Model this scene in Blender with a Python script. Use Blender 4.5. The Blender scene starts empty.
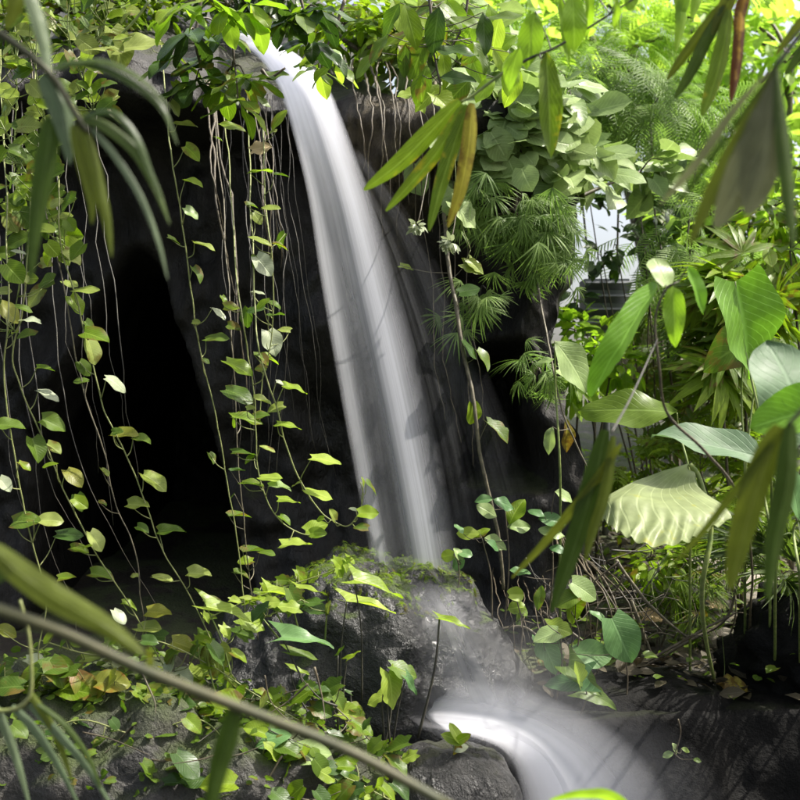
import bpy, math, random
import numpy as np
from mathutils import Vector, Matrix, noise

sc = bpy.context.scene
SUN, SANG, SKY, EXPO = 3.5, 0.6, 0.11, 1.45
COL = sc.collection
F = 1099.0                      # focal length in pixels of the 800 px wide photograph
CAMZ = 1.6
V = Vector
R = random.Random(7)


def at(px, py, Y):
    return V(((px - 400) / F * Y, Y, CAMZ - (py - 400) / F * Y))


def sstep(a, b, x):
    t = min(1.0, max(0.0, (x - a) / (b - a)))
    return t * t * (3 - 2 * t)


def fbm(x, y, z, o=4):
    return noise.fractal(V((x, y, z)), 1.0, 2.0, o)


# ------------------------------------------------------------------ objects
def tag(o, label=None, cat=None, group=None, kind=None):
    if label: o['label'] = label
    if cat: o['category'] = cat
    if group: o['group'] = group
    if kind: o['kind'] = kind
    return o


def thing(name, loc, label, cat, group=None):
    o = bpy.data.objects.new(name, None)
    o.empty_display_size = 0.05
    o.location = loc
    COL.objects.link(o)
    return tag(o, label, cat, group)


class MB:
    """collects vertices, faces, uvs; build() links them as one mesh object"""
    def __init__(s):
        s.v = []; s.f = []; s.uv = []; s.r = []; s.n = 0

    def add(s, v, f, uv=None, r=0.0):
        v = np.asarray(v, dtype=np.float64)
        s.v.append(v)
        s.f.extend([tuple(i + s.n for i in q) for q in f])
        s.uv.append(np.zeros((len(v), 2)) if uv is None else np.asarray(uv, dtype=np.float64))
        s.r.append(np.full(len(v), r))
        s.n += len(v)

    def tube(s, pts, r0, r1=None, k=6, r=0.0, cap=True):
        r1 = r0 if r1 is None else r1
        n = len(pts)
        if n < 2: return
        vs = []; uv = []
        for i, p in enumerate(pts):
            t = (pts[min(i + 1, n - 1)] - pts[max(i - 1, 0)])
            t = t.normalized() if t.length > 1e-9 else V((0, 0, 1))
            a = t.orthogonal() if i == 0 else (pa - t * pa.dot(t))
            a.normalize(); pa = a
            b = t.cross(a)
            rr = r0 + (r1 - r0) * i / (n - 1)
            for j in range(k):
                th = 2 * math.pi * j / k
                vs.append(p + (a * math.cos(th) + b * math.sin(th)) * rr)
                uv.append((j / k, i / (n - 1)))
        fs = []
        for i in range(n - 1):
            for j in range(k):
                j2 = (j + 1) % k
                fs.append((i * k + j, i * k + j2, (i + 1) * k + j2, (i + 1) * k + j))
        if cap:
            fs.append(tuple(range(k - 1, -1, -1)))
            fs.append(tuple((n - 1) * k + j for j in range(k)))
        s.add([tuple(p) for p in vs], fs, uv, r)

    def build(s, name, mat, parent=None, smooth=True):
        me = bpy.data.meshes.new(name)
        v = np.concatenate(s.v)
        if parent is not None:
            v = v - np.array(parent.location)
        me.from_pydata(v.tolist(), [], s.f)
        me.update()
        uv = np.concatenate(s.uv)
        li = np.empty(len(me.loops), dtype=np.int32)
        me.loops.foreach_get('vertex_index', li)
        lay = me.uv_layers.new(name='UVMap')
        lay.data.foreach_set('uv', uv[li].astype(np.float32).ravel())
        at_ = me.attributes.new('rnd', 'FLOAT', 'POINT')
        at_.data.foreach_set('value', np.concatenate(s.r).astype(np.float32))
        if smooth:
            me.polygons.foreach_set('use_smooth', np.ones(len(me.polygons), dtype=bool))
        for m in (mat if isinstance(mat, (list, tuple)) else [mat]):
            me.materials.append(m)
        o = bpy.data.objects.new(name, me)
        COL.objects.link(o)
        if parent is not None: o.parent = parent
        return o


def crom(pts, n=6):
    """Catmull-Rom through points (Vectors)"""
    if len(pts) < 3:
        return [pts[0].lerp(pts[1], i / n) for i in range(n + 1)]
    P = [pts[0] * 2 - pts[1]] + list(pts) + [pts[-1] * 2 - pts[-2]]
    out = []
    for i in range(1, len(P) - 2):
        for k in range(n):
            t = k / n
            a, b, c, d = P[i - 1], P[i], P[i + 1], P[i + 2]
            out.append(0.5 * ((2 * b) + (c - a) * t + (2 * a - 5 * b + 4 * c - d) * t * t + (3 * b - 3 * c + d - a) * t ** 3))
    out.append(P[-2].copy())
    return out


def pp(lst, Y=None):
    return [at(q[0], q[1], q[2] if len(q) > 2 else Y) for q in lst]


# ---------------------------------------------------------------- materials
def nodes(name):
    m = bpy.data.materials.new(name)
    m.use_nodes = True
    nt = m.node_tree
    nt.nodes.clear()
    return m, nt, nt.nodes, nt.links


def N(nt, t, **kw):
    n = nt.nodes.new(t)
    for k, v in kw.items():
        if hasattr(n, k) and not k[0].isupper(): setattr(n, k, v)
        else: n.inputs[k].default_value = v
    return n


def math_(nt, op, a, b=None, c=None):
    n = nt.nodes.new('ShaderNodeMath'); n.operation = op
    for i, x in enumerate((a, b, c)):
        if x is None: continue
        if isinstance(x, (int, float)): n.inputs[i].default_value = x
        else: nt.links.new(x, n.inputs[i])
    return n.outputs[0]


def mixc(nt, f, a, b):
    n = nt.nodes.new('ShaderNodeMix'); n.data_type = 'RGBA'
    for i, x in ((0, f), (6, a), (7, b)):
        if isinstance(x, (int, float)): n.inputs[i].default_value = x
        elif isinstance(x, tuple): n.inputs[i].default_value = (*x, 1) if len(x) == 3 else x
        else: nt.links.new(x, n.inputs[i])
    return n.outputs[2]


def ramp(nt, fac, stops):
    n = nt.nodes.new('ShaderNodeValToRGB')
    e = n.color_ramp.elements
    while len(e) < len(stops): e.new(0.5)
    for i, (p, c) in enumerate(stops):
        e[i].position = p
        e[i].color = (c, c, c, 1) if isinstance(c, (int, float)) else (*c, 1)
    nt.links.new(fac, n.inputs[0])
    return n.outputs[0]


def leaf_mat(name, ca, cb, trans=0.4, tcol=None, rough=0.38, veins=0.0, vfreq=9.0, spots=None, spot_amt=0.5,
             under=0.25, ribs=0.0, rim=None, spec=0.2, grime=0.36, streak=False):
    m, nt, nd, lk = nodes(name)
    oi = N(nt, 'ShaderNodeObjectInfo')
    ra = N(nt, 'ShaderNodeAttribute', attribute_name='rnd')
    rnd = math_(nt, 'FRACT', math_(nt, 'ADD', oi.outputs['Random'], ra.outputs['Fac']))
    rnd2 = math_(nt, 'FRACT', math_(nt, 'MULTIPLY', rnd, 7.31))
    uv = N(nt, 'ShaderNodeUVMap'); sp = N(nt, 'ShaderNodeSeparateXYZ')
    lk.new(uv.outputs[0], sp.inputs[0])
    u = math_(nt, 'ABSOLUTE', math_(nt, 'MULTIPLY_ADD', sp.outputs[0], 2.0, -1.0))   # 0 midrib .. 1 margin
    v = sp.outputs[1]
    geo = N(nt, 'ShaderNodeNewGeometry')
    col = mixc(nt, rnd, ca, cb)
    nz = N(nt, 'ShaderNodeTexNoise', Scale=26.0, Detail=3.0)
    lk.new(geo.outputs['Position'], nz.inputs['Vector'])
    shade = math_(nt, 'MULTIPLY_ADD', nz.outputs[0], grime * 2, 1.0 - grime)
    mul = nt.nodes.new('ShaderNodeVectorMath'); mul.operation = 'SCALE'
    lk.new(col, mul.inputs[0]); lk.new(shade, mul.inputs['Scale'])
    col = mul.outputs[0]
    if streak:
        mp = N(nt, 'ShaderNodeMapping'); mp.inputs['Scale'].default_value = (16, 1.3, 1)
        lk.new(uv.outputs[0], mp.inputs['Vector'])
        n3 = N(nt, 'ShaderNodeTexNoise', Scale=1.0, Detail=4.0, Roughness=0.7); n3.noise_dimensions = '4D'
        lk.new(mp.outputs[0], n3.inputs['Vector']); lk.new(math_(nt, 'MULTIPLY', rnd, 30.0), n3.inputs['W'])
        m2 = nt.nodes.new('ShaderNodeVectorMath'); m2.operation = 'SCALE'
        lk.new(col, m2.inputs[0]); lk.new(math_(nt, 'MULTIPLY_ADD', n3.outputs[0], 1.7, 0.12), m2.inputs['Scale'])
        col = m2.outputs[0]
    # midrib and side veins
    mid = math_(nt, 'SUBTRACT', 1.0, ramp(nt, u, [(0.02, 0.0), (0.09, 1.0)]))
    wv = math_(nt, 'SINE', math_(nt, 'MULTIPLY', math_(nt, 'MULTIPLY_ADD', u, -0.35, v), vfreq * 6.283))
    side = ramp(nt, wv, [(0.82, 0.0), (0.99, 1.0)])
    vein = math_(nt, 'MAXIMUM', mid, math_(nt, 'MULTIPLY', side, 0.55))
    lighter = tuple(min(1, x * 1.6 + 0.05) for x in cb)
    col = mixc(nt, math_(nt, 'MULTIPLY', vein, 0.35 + veins * 0.4), col, lighter)
    if spots:
        n2 = N(nt, 'ShaderNodeTexNoise', Scale=14.0, Detail=4.0, Roughness=0.65)
        lk.new(geo.outputs['Position'], n2.inputs['Vector'])
        edge = math_(nt, 'ADD', math_(nt, 'MULTIPLY', u, 0.12), math_(nt, 'MULTIPLY', rnd2, 0.2))
        f = ramp(nt, math_(nt, 'ADD', n2.outputs[0], edge), [(0.78 - 0.35 * spot_amt, 0.0), (0.9 - 0.3 * spot_amt, 1.0)])
        col = mixc(nt, f, col, spots)
    if rim:
        col = mixc(nt, ramp(nt, u, [(0.8, 0.0), (0.97, 1.0)]), col, rim)
    pale = tuple(min(1, x * 1.05 + 0.035) for x in cb)
    colf = mixc(nt, math_(nt, 'MULTIPLY', geo.outputs['Backfacing'], under), col, pale)
    bs = N(nt, 'ShaderNodeBsdfPrincipled', Roughness=rough)
    bs.inputs['Specular IOR Level'].default_value = spec
    lk.new(colf, bs.inputs['Base Color'])
    rr = math_(nt, 'MULTIPLY_ADD', nz.outputs[0], 0.3, rough - 0.15)
    lk.new(rr, bs.inputs['Roughness'])
    h = math_(nt, 'MULTIPLY', vein, -1.0)
    if ribs:
        h = math_(nt, 'ADD', h, math_(nt, 'MULTIPLY', math_(nt, 'SINE', math_(nt, 'MULTIPLY', sp.outputs[0], 60.0)), ribs))
    bp = N(nt, 'ShaderNodeBump', Strength=0.35, Distance=0.004)
    h = math_(nt, 'ADD', h, math_(nt, 'MULTIPLY', nz.outputs[0], 1.2))
    lk.new(h, bp.inputs['Height']); lk.new(bp.outputs[0], bs.inputs['Normal'])
    tr = N(nt, 'ShaderNodeBsdfTranslucent')
    tcol = tcol or (1.5, 1.7, 0.7)
    tm = nt.nodes.new('ShaderNodeVectorMath'); tm.operation = 'MULTIPLY'
    lk.new(col, tm.inputs[0]); tm.inputs[1].default_value = tcol
    lk.new(tm.outputs[0], tr.inputs['Color'])
    mx = N(nt, 'ShaderNodeMixShader', Fac=trans)
    lk.new(bs.outputs[0], mx.inputs[1]); lk.new(tr.outputs[0], mx.inputs[2])
    o = N(nt, 'ShaderNodeOutputMaterial')
    lk.new(mx.outputs[0], o.inputs[0])
    return m


def stem_mat(name, ca, cb, rough=0.6, scale=40):
    m, nt, nd, lk = nodes(name)
    tc = N(nt, 'ShaderNodeTexCoord')
    nz = N(nt, 'ShaderNodeTexNoise', Scale=scale, Detail=4.0)
    lk.new(tc.outputs['Object'], nz.inputs['Vector'])
    col = mixc(nt, ramp(nt, nz.outputs[0], [(0.35, 0.0), (0.65, 1.0)]), ca, cb)
    bs = N(nt, 'ShaderNodeBsdfPrincipled', Roughness=rough)
    lk.new(col, bs.inputs['Base Color'])
    bp = N(nt, 'ShaderNodeBump', Strength=0.4, Distance=0.005)
    lk.new(nz.outputs[0], bp.inputs['Height']); lk.new(bp.outputs[0], bs.inputs['Normal'])
    o = N(nt, 'ShaderNodeOutputMaterial'); lk.new(bs.outputs[0], o.inputs[0])
    return m


def rock_mat(name, ca, cb, moss=0.0, mosscol=(0.05, 0.085, 0.012), rough=(0.3, 0.75), bump=0.6, scale=3.0, streak=0.0,
             mossn=(0.35, 0.75), spec=0.5):
    m, nt, nd, lk = nodes(name)
    geo = N(nt, 'ShaderNodeNewGeometry')
    mp = N(nt, 'ShaderNodeMapping')
    lk.new(geo.outputs['Position'], mp.inputs['Vector'])
    if streak: mp.inputs['Scale'].default_value = (1, 1, 1 - streak)
    big = N(nt, 'ShaderNodeTexNoise', Scale=scale, Detail=8.0, Roughness=0.62)
    lk.new(mp.outputs[0], big.inputs['Vector'])
    fine = N(nt, 'ShaderNodeTexNoise', Scale=scale * 22, Detail=4.0, Roughness=0.7)
    lk.new(mp.outputs[0], fine.inputs['Vector'])
    vo = N(nt, 'ShaderNodeTexVoronoi', Scale=scale * 9)
    lk.new(mp.outputs[0], vo.inputs['Vector'])
    f = math_(nt, 'ADD', math_(nt, 'MULTIPLY', big.outputs[0], 0.7), math_(nt, 'MULTIPLY', fine.outputs[0], 0.3))
    col = mixc(nt, ramp(nt, f, [(0.38, 0.0), (0.62, 1.0)]), ca, cb)
    rr = ramp(nt, big.outputs[0], [(0.35, rough[0]), (0.65, rough[1])])
    h = math_(nt, 'ADD', math_(nt, 'ADD', big.outputs[0], math_(nt, 'MULTIPLY', fine.outputs[0], 0.25)),
              math_(nt, 'MULTIPLY', vo.outputs['Distance'], 0.12))
    if moss:
        sp = N(nt, 'ShaderNodeSeparateXYZ'); lk.new(geo.outputs['Normal'], sp.inputs[0])
        up = math_(nt, 'ADD', sp.outputs[2], math_(nt, 'MULTIPLY_ADD', big.outputs[0], 1.6, -0.8))
        mf = math_(nt, 'MULTIPLY', ramp(nt, up, [(mossn[0], 0.0), (mossn[1], 1.0)]), moss)
        mc = mixc(nt, fine.outputs[0], tuple(x * 0.55 for x in mosscol), tuple(min(1, x * 1.7) for x in mosscol))
        col = mixc(nt, mf, col, mc)
        rr = math_(nt, 'MAXIMUM', rr, math_(nt, 'MULTIPLY', mf, 0.85))
        h = math_(nt, 'ADD', h, math_(nt, 'MULTIPLY', math_(nt, 'MULTIPLY', fine.outputs[0], mf), 0.5))
    bs = N(nt, 'ShaderNodeBsdfPrincipled'); bs.inputs['Specular IOR Level'].default_value = spec
    lk.new(col, bs.inputs['Base Color']); lk.new(rr, bs.inputs['Roughness'])
    bp = N(nt, 'ShaderNodeBump', Strength=bump, Distance=0.06)
    lk.new(h, bp.inputs['Height']); lk.new(bp.outputs[0], bs.inputs['Normal'])
    o = N(nt, 'ShaderNodeOutputMaterial'); lk.new(bs.outputs[0], o.inputs[0])
    return m


def water_mat(name, lo=0.25, hi=0.95, streak=30.0, along=1.2, edge=0.25, col=(0.93, 0.94, 1.0), vend=0.0, dens=1.0, vstart=.04):
    """long-exposure falling water: white streaks along the flow, clear between them"""
    m, nt, nd, lk = nodes(name)
    uv = N(nt, 'ShaderNodeUVMap'); sp = N(nt, 'ShaderNodeSeparateXYZ')
    lk.new(uv.outputs[0], sp.inputs[0])
    mp = N(nt, 'ShaderNodeMapping'); mp.inputs['Scale'].default_value = (streak, along, 1)
    lk.new(uv.outputs[0], mp.inputs['Vector'])
    nz = N(nt, 'ShaderNodeTexNoise', Scale=1.0, Detail=4.0, Roughness=0.6)
    lk.new(mp.outputs[0], nz.inputs['Vector'])
    mp2 = N(nt, 'ShaderNodeMapping'); mp2.inputs['Scale'].default_value = (streak * 0.22, along * 0.6, 1)
    mp2.inputs['Location'].default_value = (3.7, 1.1, 0)
    lk.new(uv.outputs[0], mp2.inputs['Vector'])
    nb = N(nt, 'ShaderNodeTexNoise', Scale=1.0, Detail=2.0)
    lk.new(mp2.outputs[0], nb.inputs['Vector'])
    s = math_(nt, 'ADD', math_(nt, 'MULTIPLY', nz.outputs[0], 0.45), math_(nt, 'MULTIPLY', nb.outputs[0], 0.55))
    a = ramp(nt, s, [(0.36, lo), (0.62, hi)])
    d = math_(nt, 'SUBTRACT', 1.0, math_(nt, 'ABSOLUTE', math_(nt, 'MULTIPLY_ADD', sp.outputs[0], 2.0, -1.0)))
    a = math_(nt, 'MULTIPLY', a, ramp(nt, d, [(0.0, 0.0), (edge, 1.0)]))
    ends = ramp(nt, sp.outputs[1], [(0.0, 0.0), (vstart, 1.0), (max(vstart + .02, 1 - vend), 1.0), (1.0, 0.0 if vend else 1.0)])
    a = math_(nt, 'MULTIPLY', math_(nt, 'MULTIPLY', a, ends), dens)
    bs = N(nt, 'ShaderNodeBsdfDiffuse'); bs.inputs['Color'].default_value = (*col, 1)
    tl = N(nt, 'ShaderNodeBsdfTranslucent'); tl.inputs['Color'].default_value = (*col, 1)
    w = N(nt, 'ShaderNodeMixShader', Fac=0.68)
    lk.new(bs.outputs[0], w.inputs[1]); lk.new(tl.outputs[0], w.inputs[2])
    tp = N(nt, 'ShaderNodeBsdfTransparent')
    mx = N(nt, 'ShaderNodeMixShader')
    lk.new(a, mx.inputs[0]); lk.new(tp.outputs[0], mx.inputs[1]); lk.new(w.outputs[0], mx.inputs[2])
    o = N(nt, 'ShaderNodeOutputMaterial'); lk.new(mx.outputs[0], o.inputs[0])
    return m


M = {}
M['lime'] = leaf_mat('lime leaf', (0.085, 0.15, 0.008), (0.185, 0.265, 0.016), spots=(0.13, 0.095, 0.02), spot_amt=0.12, trans=0.45, veins=0.3)
M['mid'] = leaf_mat('green leaf', (0.05, 0.095, 0.01), (0.11, 0.17, 0.02), spots=(0.13, 0.095, 0.02), spot_amt=0.12, trans=0.4)
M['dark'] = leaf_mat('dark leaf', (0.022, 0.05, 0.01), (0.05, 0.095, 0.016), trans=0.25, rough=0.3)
M['pale'] = leaf_mat('pale leaf', (0.17, 0.22, 0.035), (0.28, 0.33, 0.09), spots=(0.13, 0.095, 0.02), spot_amt=0.12, trans=0.35, tcol=(1.1, 1.15, 0.8))
M['white'] = leaf_mat('whitish sheen leaf', (0.27, 0.31, 0.19), (0.4, 0.44, 0.3), trans=0.3, tcol=(1, 1.05, 0.8), rough=0.3)  # whitish tone, on vine leaves a painted stand-in for glossy sheen
M['red'] = leaf_mat('reddening leaf', (0.13, 0.16, 0.02), (0.2, 0.2, 0.03), spots=(0.22, 0.12, 0.02), spot_amt=0.2)
M['teal'] = leaf_mat('bluish leaf', (0.06, 0.14, 0.045), (0.12, 0.22, 0.075), trans=0.3, tcol=(1.2, 1.4, 0.9))
M['young'] = leaf_mat('young leaf', (0.18, 0.26, 0.025), (0.29, 0.37, 0.06), trans=0.45, veins=0.5)
M['bright'] = leaf_mat('backlit leaf', (0.14, 0.25, 0.02), (0.25, 0.38, 0.045), trans=0.5, tcol=(1.45, 1.6, 0.6))
M['glow'] = leaf_mat('glow-lightened tree leaf', (0.17, 0.28, 0.04), (0.33, 0.45, 0.10), trans=0.55, tcol=(1.7, 1.8, 0.9))  # colour lightened to imitate the overexposed glow on the far trees
M['fern'] = leaf_mat('feathery leaf', (0.10, 0.17, 0.035), (0.2, 0.29, 0.08), trans=0.4, tcol=(1.3, 1.5, 0.9))
M['greyleaf'] = leaf_mat('grey green leaf', (0.17, 0.25, 0.08), (0.29, 0.37, 0.15), trans=0.3, tcol=(1.2, 1.3, 0.8))
M['blade'] = leaf_mat('grass blade', (0.034, 0.062, 0.012), (0.068, 0.1, 0.022), trans=0.4, veins=0.3, streak=True)
M['blade_dark'] = leaf_mat('dark blade', (0.03, 0.055, 0.008), (0.06, 0.095, 0.015), trans=0.35, streak=True)
M['blade_pale'] = leaf_mat('pale blade', (0.09, 0.13, 0.065), (0.14, 0.18, 0.1), trans=0.3, tcol=(1, 1.1, 0.8), streak=True)
M['olive'] = leaf_mat('olive blade', (0.075, 0.105, 0.014), (0.12, 0.15, 0.022), trans=0.5, tcol=(1.6, 1.5, 0.6), streak=True)
M['brownblade'] = leaf_mat('withered blade', (0.15, 0.16, 0.085), (0.21, 0.22, 0.12), trans=0.5, tcol=(1.1, 1.1, 0.8), streak=True)
M['spotted'] = leaf_mat('spotted leaflet', (0.085, 0.14, 0.012), (0.14, 0.2, 0.02), trans=0.45, spots=(0.34, 0.28, 0.03), spot_amt=0.3, veins=0.8, streak=True)
M['yellowing'] = leaf_mat('yellowing leaflet', (0.3, 0.28, 0.03), (0.38, 0.34, 0.05), trans=0.5, tcol=(1.3, 1.2, 0.6), spots=(0.14, 0.09, 0.02), spot_amt=0.7, streak=True)
M['orange'] = leaf_mat('browning leaflet', (0.38, 0.24, 0.03), (0.45, 0.3, 0.05), trans=0.5, tcol=(1.4, 1.1, 0.5), spots=(0.1, 0.04, 0.015), spot_amt=0.7, streak=True)
M['pleat'] = leaf_mat('pleated leaf', (0.09, 0.2, 0.02), (0.14, 0.28, 0.03), trans=0.5, veins=1.0, vfreq=12)
M['gloss'] = leaf_mat('glossy blue leaf', (0.08, 0.14, 0.07), (0.12, 0.19, 0.1), trans=0.3, rough=0.55, spec=0.3, tcol=(1.2, 1.3, 0.8))
M['dying'] = leaf_mat('dying leaf', (0.19, 0.24, 0.10), (0.26, 0.3, 0.14), trans=0.35, tcol=(1.0, 1.1, 0.75), spots=(0.3, 0.3, 0.05), spot_amt=0.15, veins=0.4)
M['silverfold'] = leaf_mat('ribbed pale leaf margin', (0.19, 0.25, 0.13), (0.25, 0.3, 0.19), trans=0.25, tcol=(1, 1, 0.9), ribs=0.3)
M['dead'] = leaf_mat('dead leaf', (0.3, 0.21, 0.1), (0.5, 0.4, 0.24), trans=0.2, tcol=(1, 0.9, 0.6), rough=0.6)
M['litter'] = leaf_mat('fallen leaves', (0.025, 0.02, 0.012), (0.1, 0.085, 0.05), trans=0.15, tcol=(1, 0.9, 0.7), rough=0.6)
M['stem_g'] = stem_mat('green stem', (0.1, 0.15, 0.03), (0.2, 0.24, 0.06))
M['stem_y'] = stem_mat('lime stem', (0.13, 0.16, 0.04), (0.22, 0.23, 0.08))
M['stem_b'] = stem_mat('brown stem', (0.04, 0.03, 0.018), (0.1, 0.08, 0.045))
M['stem_k'] = stem_mat('dark stem', (0.02, 0.018, 0.014), (0.05, 0.045, 0.03))
M['stem_grey'] = stem_mat('pale dry stem', (0.06, 0.05, 0.03), (0.15, 0.13, 0.08))
M['cane'] = stem_mat('olive cane', (0.028, 0.034, 0.008), (0.065, 0.06, 0.02), rough=0.6, scale=14)
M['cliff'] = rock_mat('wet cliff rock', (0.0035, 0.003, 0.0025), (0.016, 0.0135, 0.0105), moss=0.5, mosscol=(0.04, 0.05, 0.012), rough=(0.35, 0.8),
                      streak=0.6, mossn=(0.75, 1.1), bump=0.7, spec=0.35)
M['boulder'] = rock_mat('wet boulder', (0.006, 0.006, 0.006), (0.034, 0.034, 0.033), moss=1.0, mosscol=(0.05, 0.075, 0.012), rough=(0.14, 0.45), bump=0.8,
                        scale=4.0, mossn=(0.8, 1.08))
# dry brown patch of the cliff, right of the fall near its top
_nt = M['cliff'].node_tree
_bs = [n for n in _nt.nodes if n.type == 'BSDF_PRINCIPLED'][0]
_old = _bs.inputs['Base Color'].links[0].from_socket
_g = N(_nt, 'ShaderNodeNewGeometry'); _sp = N(_nt, 'ShaderNodeSeparateXYZ'); _nt.links.new(_g.outputs['Position'], _sp.inputs[0])
_n1 = N(_nt, 'ShaderNodeTexNoise', Scale=4.0, Detail=6.0); _n2 = N(_nt, 'ShaderNodeTexNoise', Scale=16.0, Detail=5.0)
_mp = N(_nt, 'ShaderNodeMapping'); _mp.inputs['Scale'].default_value = (1.6, 1, .5); _mp.inputs['Rotation'].default_value = (0, .5, 0)
_nt.links.new(_g.outputs['Position'], _mp.inputs['Vector']); _nt.links.new(_g.outputs['Position'], _n1.inputs['Vector']); _nt.links.new(_mp.outputs[0], _n2.inputs['Vector'])
_d1 = math_(_nt, 'MULTIPLY', math_(_nt, 'ABSOLUTE', math_(_nt, 'ADD', _sp.outputs[0], 0.02)), 2.2)
_d2 = math_(_nt, 'MULTIPLY', math_(_nt, 'ABSOLUTE', math_(_nt, 'SUBTRACT', _sp.outputs[2], 2.95)), 1.3)
_dd = math_(_nt, 'ADD', math_(_nt, 'ADD', _d1, _d2), math_(_nt, 'MULTIPLY_ADD', _n1.outputs[0], .8, -.4))
_f = ramp(_nt, _dd, [(0.45, 1.0), (1.0, 0.0)])
_c = mixc(_nt, ramp(_nt, _n2.outputs[0], [(0.35, 0.0), (0.65, 1.0)]), (0.015, 0.011, 0.006), (0.075, 0.058, 0.034))
_nt.links.new(mixc(_nt, _f, _old, _c), _bs.inputs['Base Color'])
M['stump'] = rock_mat('black wet stump rock', (0.005, 0.005, 0.005), (0.03, 0.029, 0.027), moss=0.35, mosscol=(0.05, 0.06, 0.012), rough=(0.2, 0.55), bump=1.0, scale=5.0, mossn=(0.95, 1.25), streak=0.5)
M['mossrock'] = rock_mat('mossy rock', (0.012, 0.011, 0.009), (0.055, 0.05, 0.042), moss=0.95, mosscol=(0.035, 0.05, 0.009), rough=(0.4, 0.85), bump=0.7, mossn=(0.42, 0.9))
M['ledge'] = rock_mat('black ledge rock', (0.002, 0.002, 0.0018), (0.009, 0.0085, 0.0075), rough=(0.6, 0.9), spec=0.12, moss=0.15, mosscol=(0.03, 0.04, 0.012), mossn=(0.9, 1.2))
M['stone'] = rock_mat('pale garden stone', (0.2, 0.17, 0.13), (0.36, 0.32, 0.26), rough=(0.6, 0.9), bump=0.5)
M['soil'] = rock_mat('garden soil', (0.022, 0.017, 0.011), (0.065, 0.052, 0.034), moss=0.5, mosscol=(0.06, 0.09, 0.02), rough=(0.7, 0.95), bump=0.9, scale=2.0, mossn=(0.9, 1.3))

# ------------------------------------------------------------- leaf shapes
OUT = {
    'heart': (lambda v: 0.43 * math.sin(math.pi * min(1, v * 0.86 + 0.14)) ** 0.72, 0.12),
    'round': (lambda v: 0.50 * math.sin(math.pi * min(1, v * 0.93 + 0.07)) ** 0.55, 0.12),
    'ellip': (lambda v: 0.23 * math.sin(math.pi * v) ** 0.8, 0.0),
    'obov': (lambda v: 0.22 * math.sin(math.pi * v ** 1.5) ** 0.75, 0.0),
    'lance': (lambda v: 0.085 * math.sin(math.pi * v ** 0.7) ** 0.7, 0.0),
    'blade': (lambda v: 0.045 * math.sin(math.pi * (v * 0.97 + 0.03) ** 0.6) ** 0.6, 0.0),
    'hang': (lambda v: 0.125 * math.sin(math.pi * v ** 0.9) ** 0.6, 0.0),
    'broad': (lambda v: 0.21 * math.sin(math.pi * v ** 0.85) ** 0.65, 0.0),
    'arrow': (lambda v: 0.36 * (1 - v) ** 0.75 * (1 + 0.12 * math.sin(v * 34)) + 0.006, 0.3),
    'ivy': (lambda v: (0.42 * math.sin(math.pi * min(1, v * 0.9 + 0.1)) ** 0.7) * (0.74 + 0.3 * abs(math.cos(v * 9.0))), 0.2),
}


def leaf_tpl(kind, n=9, m=3, fold=0.25, droop=0.2, wave=0.0, twist=0.0, ph=0.0, pleat=0.0):
    w, lobe = OUT[kind]
    vs = []; uv = []
    for i in range(n + 1):
        v = i / n
        hw = w(v)
        if i == n and kind not in ('arrow',): hw = min(hw, 0.004)
        for j in range(-m, m + 1):
            s = j / m
            x = s * hw
            y = v - lobe * max(0.0, 1 - v * 2.4) * abs(s) ** 1.3
            z = fold * abs(x) - droop * v * v + wave * math.sin(v * 11 + ph + (1.5 if s > 0 else 0)) * abs(s) * 0.35
            z += pleat * math.sin((v - abs(s) * 0.12) * 60) * 0.5
            a = twist * (v - 0.3)
            x, z = x * math.cos(a) - z * math.sin(a) * 0.5, z + x * math.sin(a)
            vs.append((x, y, z)); uv.append((s * 0.5 + 0.5, v))
    k = 2 * m + 1
    fs = [(i * k + j, i * k + j + 1, (i + 1) * k + j + 1, (i + 1) * k + j) for i in range(n) for j in range(k - 1)]
    return np.array(vs), fs, np.array(uv)


def compose(parts):
    V_, F_, U_ = [], [], []
    n = 0
    for v, f, u in parts:
        V_.append(v); U_.append(u)
        F_ += [tuple(i + n for i in q) for q in f]; n += len(v)
    return np.concatenate(V_), F_, np.concatenate(U_)


def rot_tpl(t, axis, normal, origin, L, W=None):
    v, f, u = t
    B = basis(V(axis), V(normal))
    W = L if W is None else W
    S = v * np.array([W, L, L])
    return S @ B.T + np.array(origin), f, u


def basis(axis, normal):
    a = axis.normalized()
    n = normal - a * normal.dot(a)
    if n.length < 1e-5: n = a.orthogonal()
    n.normalize()
    x = a.cross(n)
    return np.array([[x.x, a.x, n.x], [x.y, a.y, n.y], [x.z, a.z, n.z]])


def tuft(nb, spread, droop, kind='blade', seed=0):
    r = random.Random(seed); ps = []
    for i in range(nb):
        a = (i / (nb - 1) * 2 - 1) * spread + r.uniform(-.12, .12)
        t = leaf_tpl(kind, n=4, m=1, fold=0.2, droop=droop * r.uniform(.6, 1.4))
        ps.append(rot_tpl(t, (math.sin(a), math.cos(a), r.uniform(-.1, .2)), (0, 0, 1), (0, 0.02, 0), *(lambda q: (q, q * (.62 if kind == 'blade' else 1)))(r.uniform(.7, 1.0))))
    return compose(ps)


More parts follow.
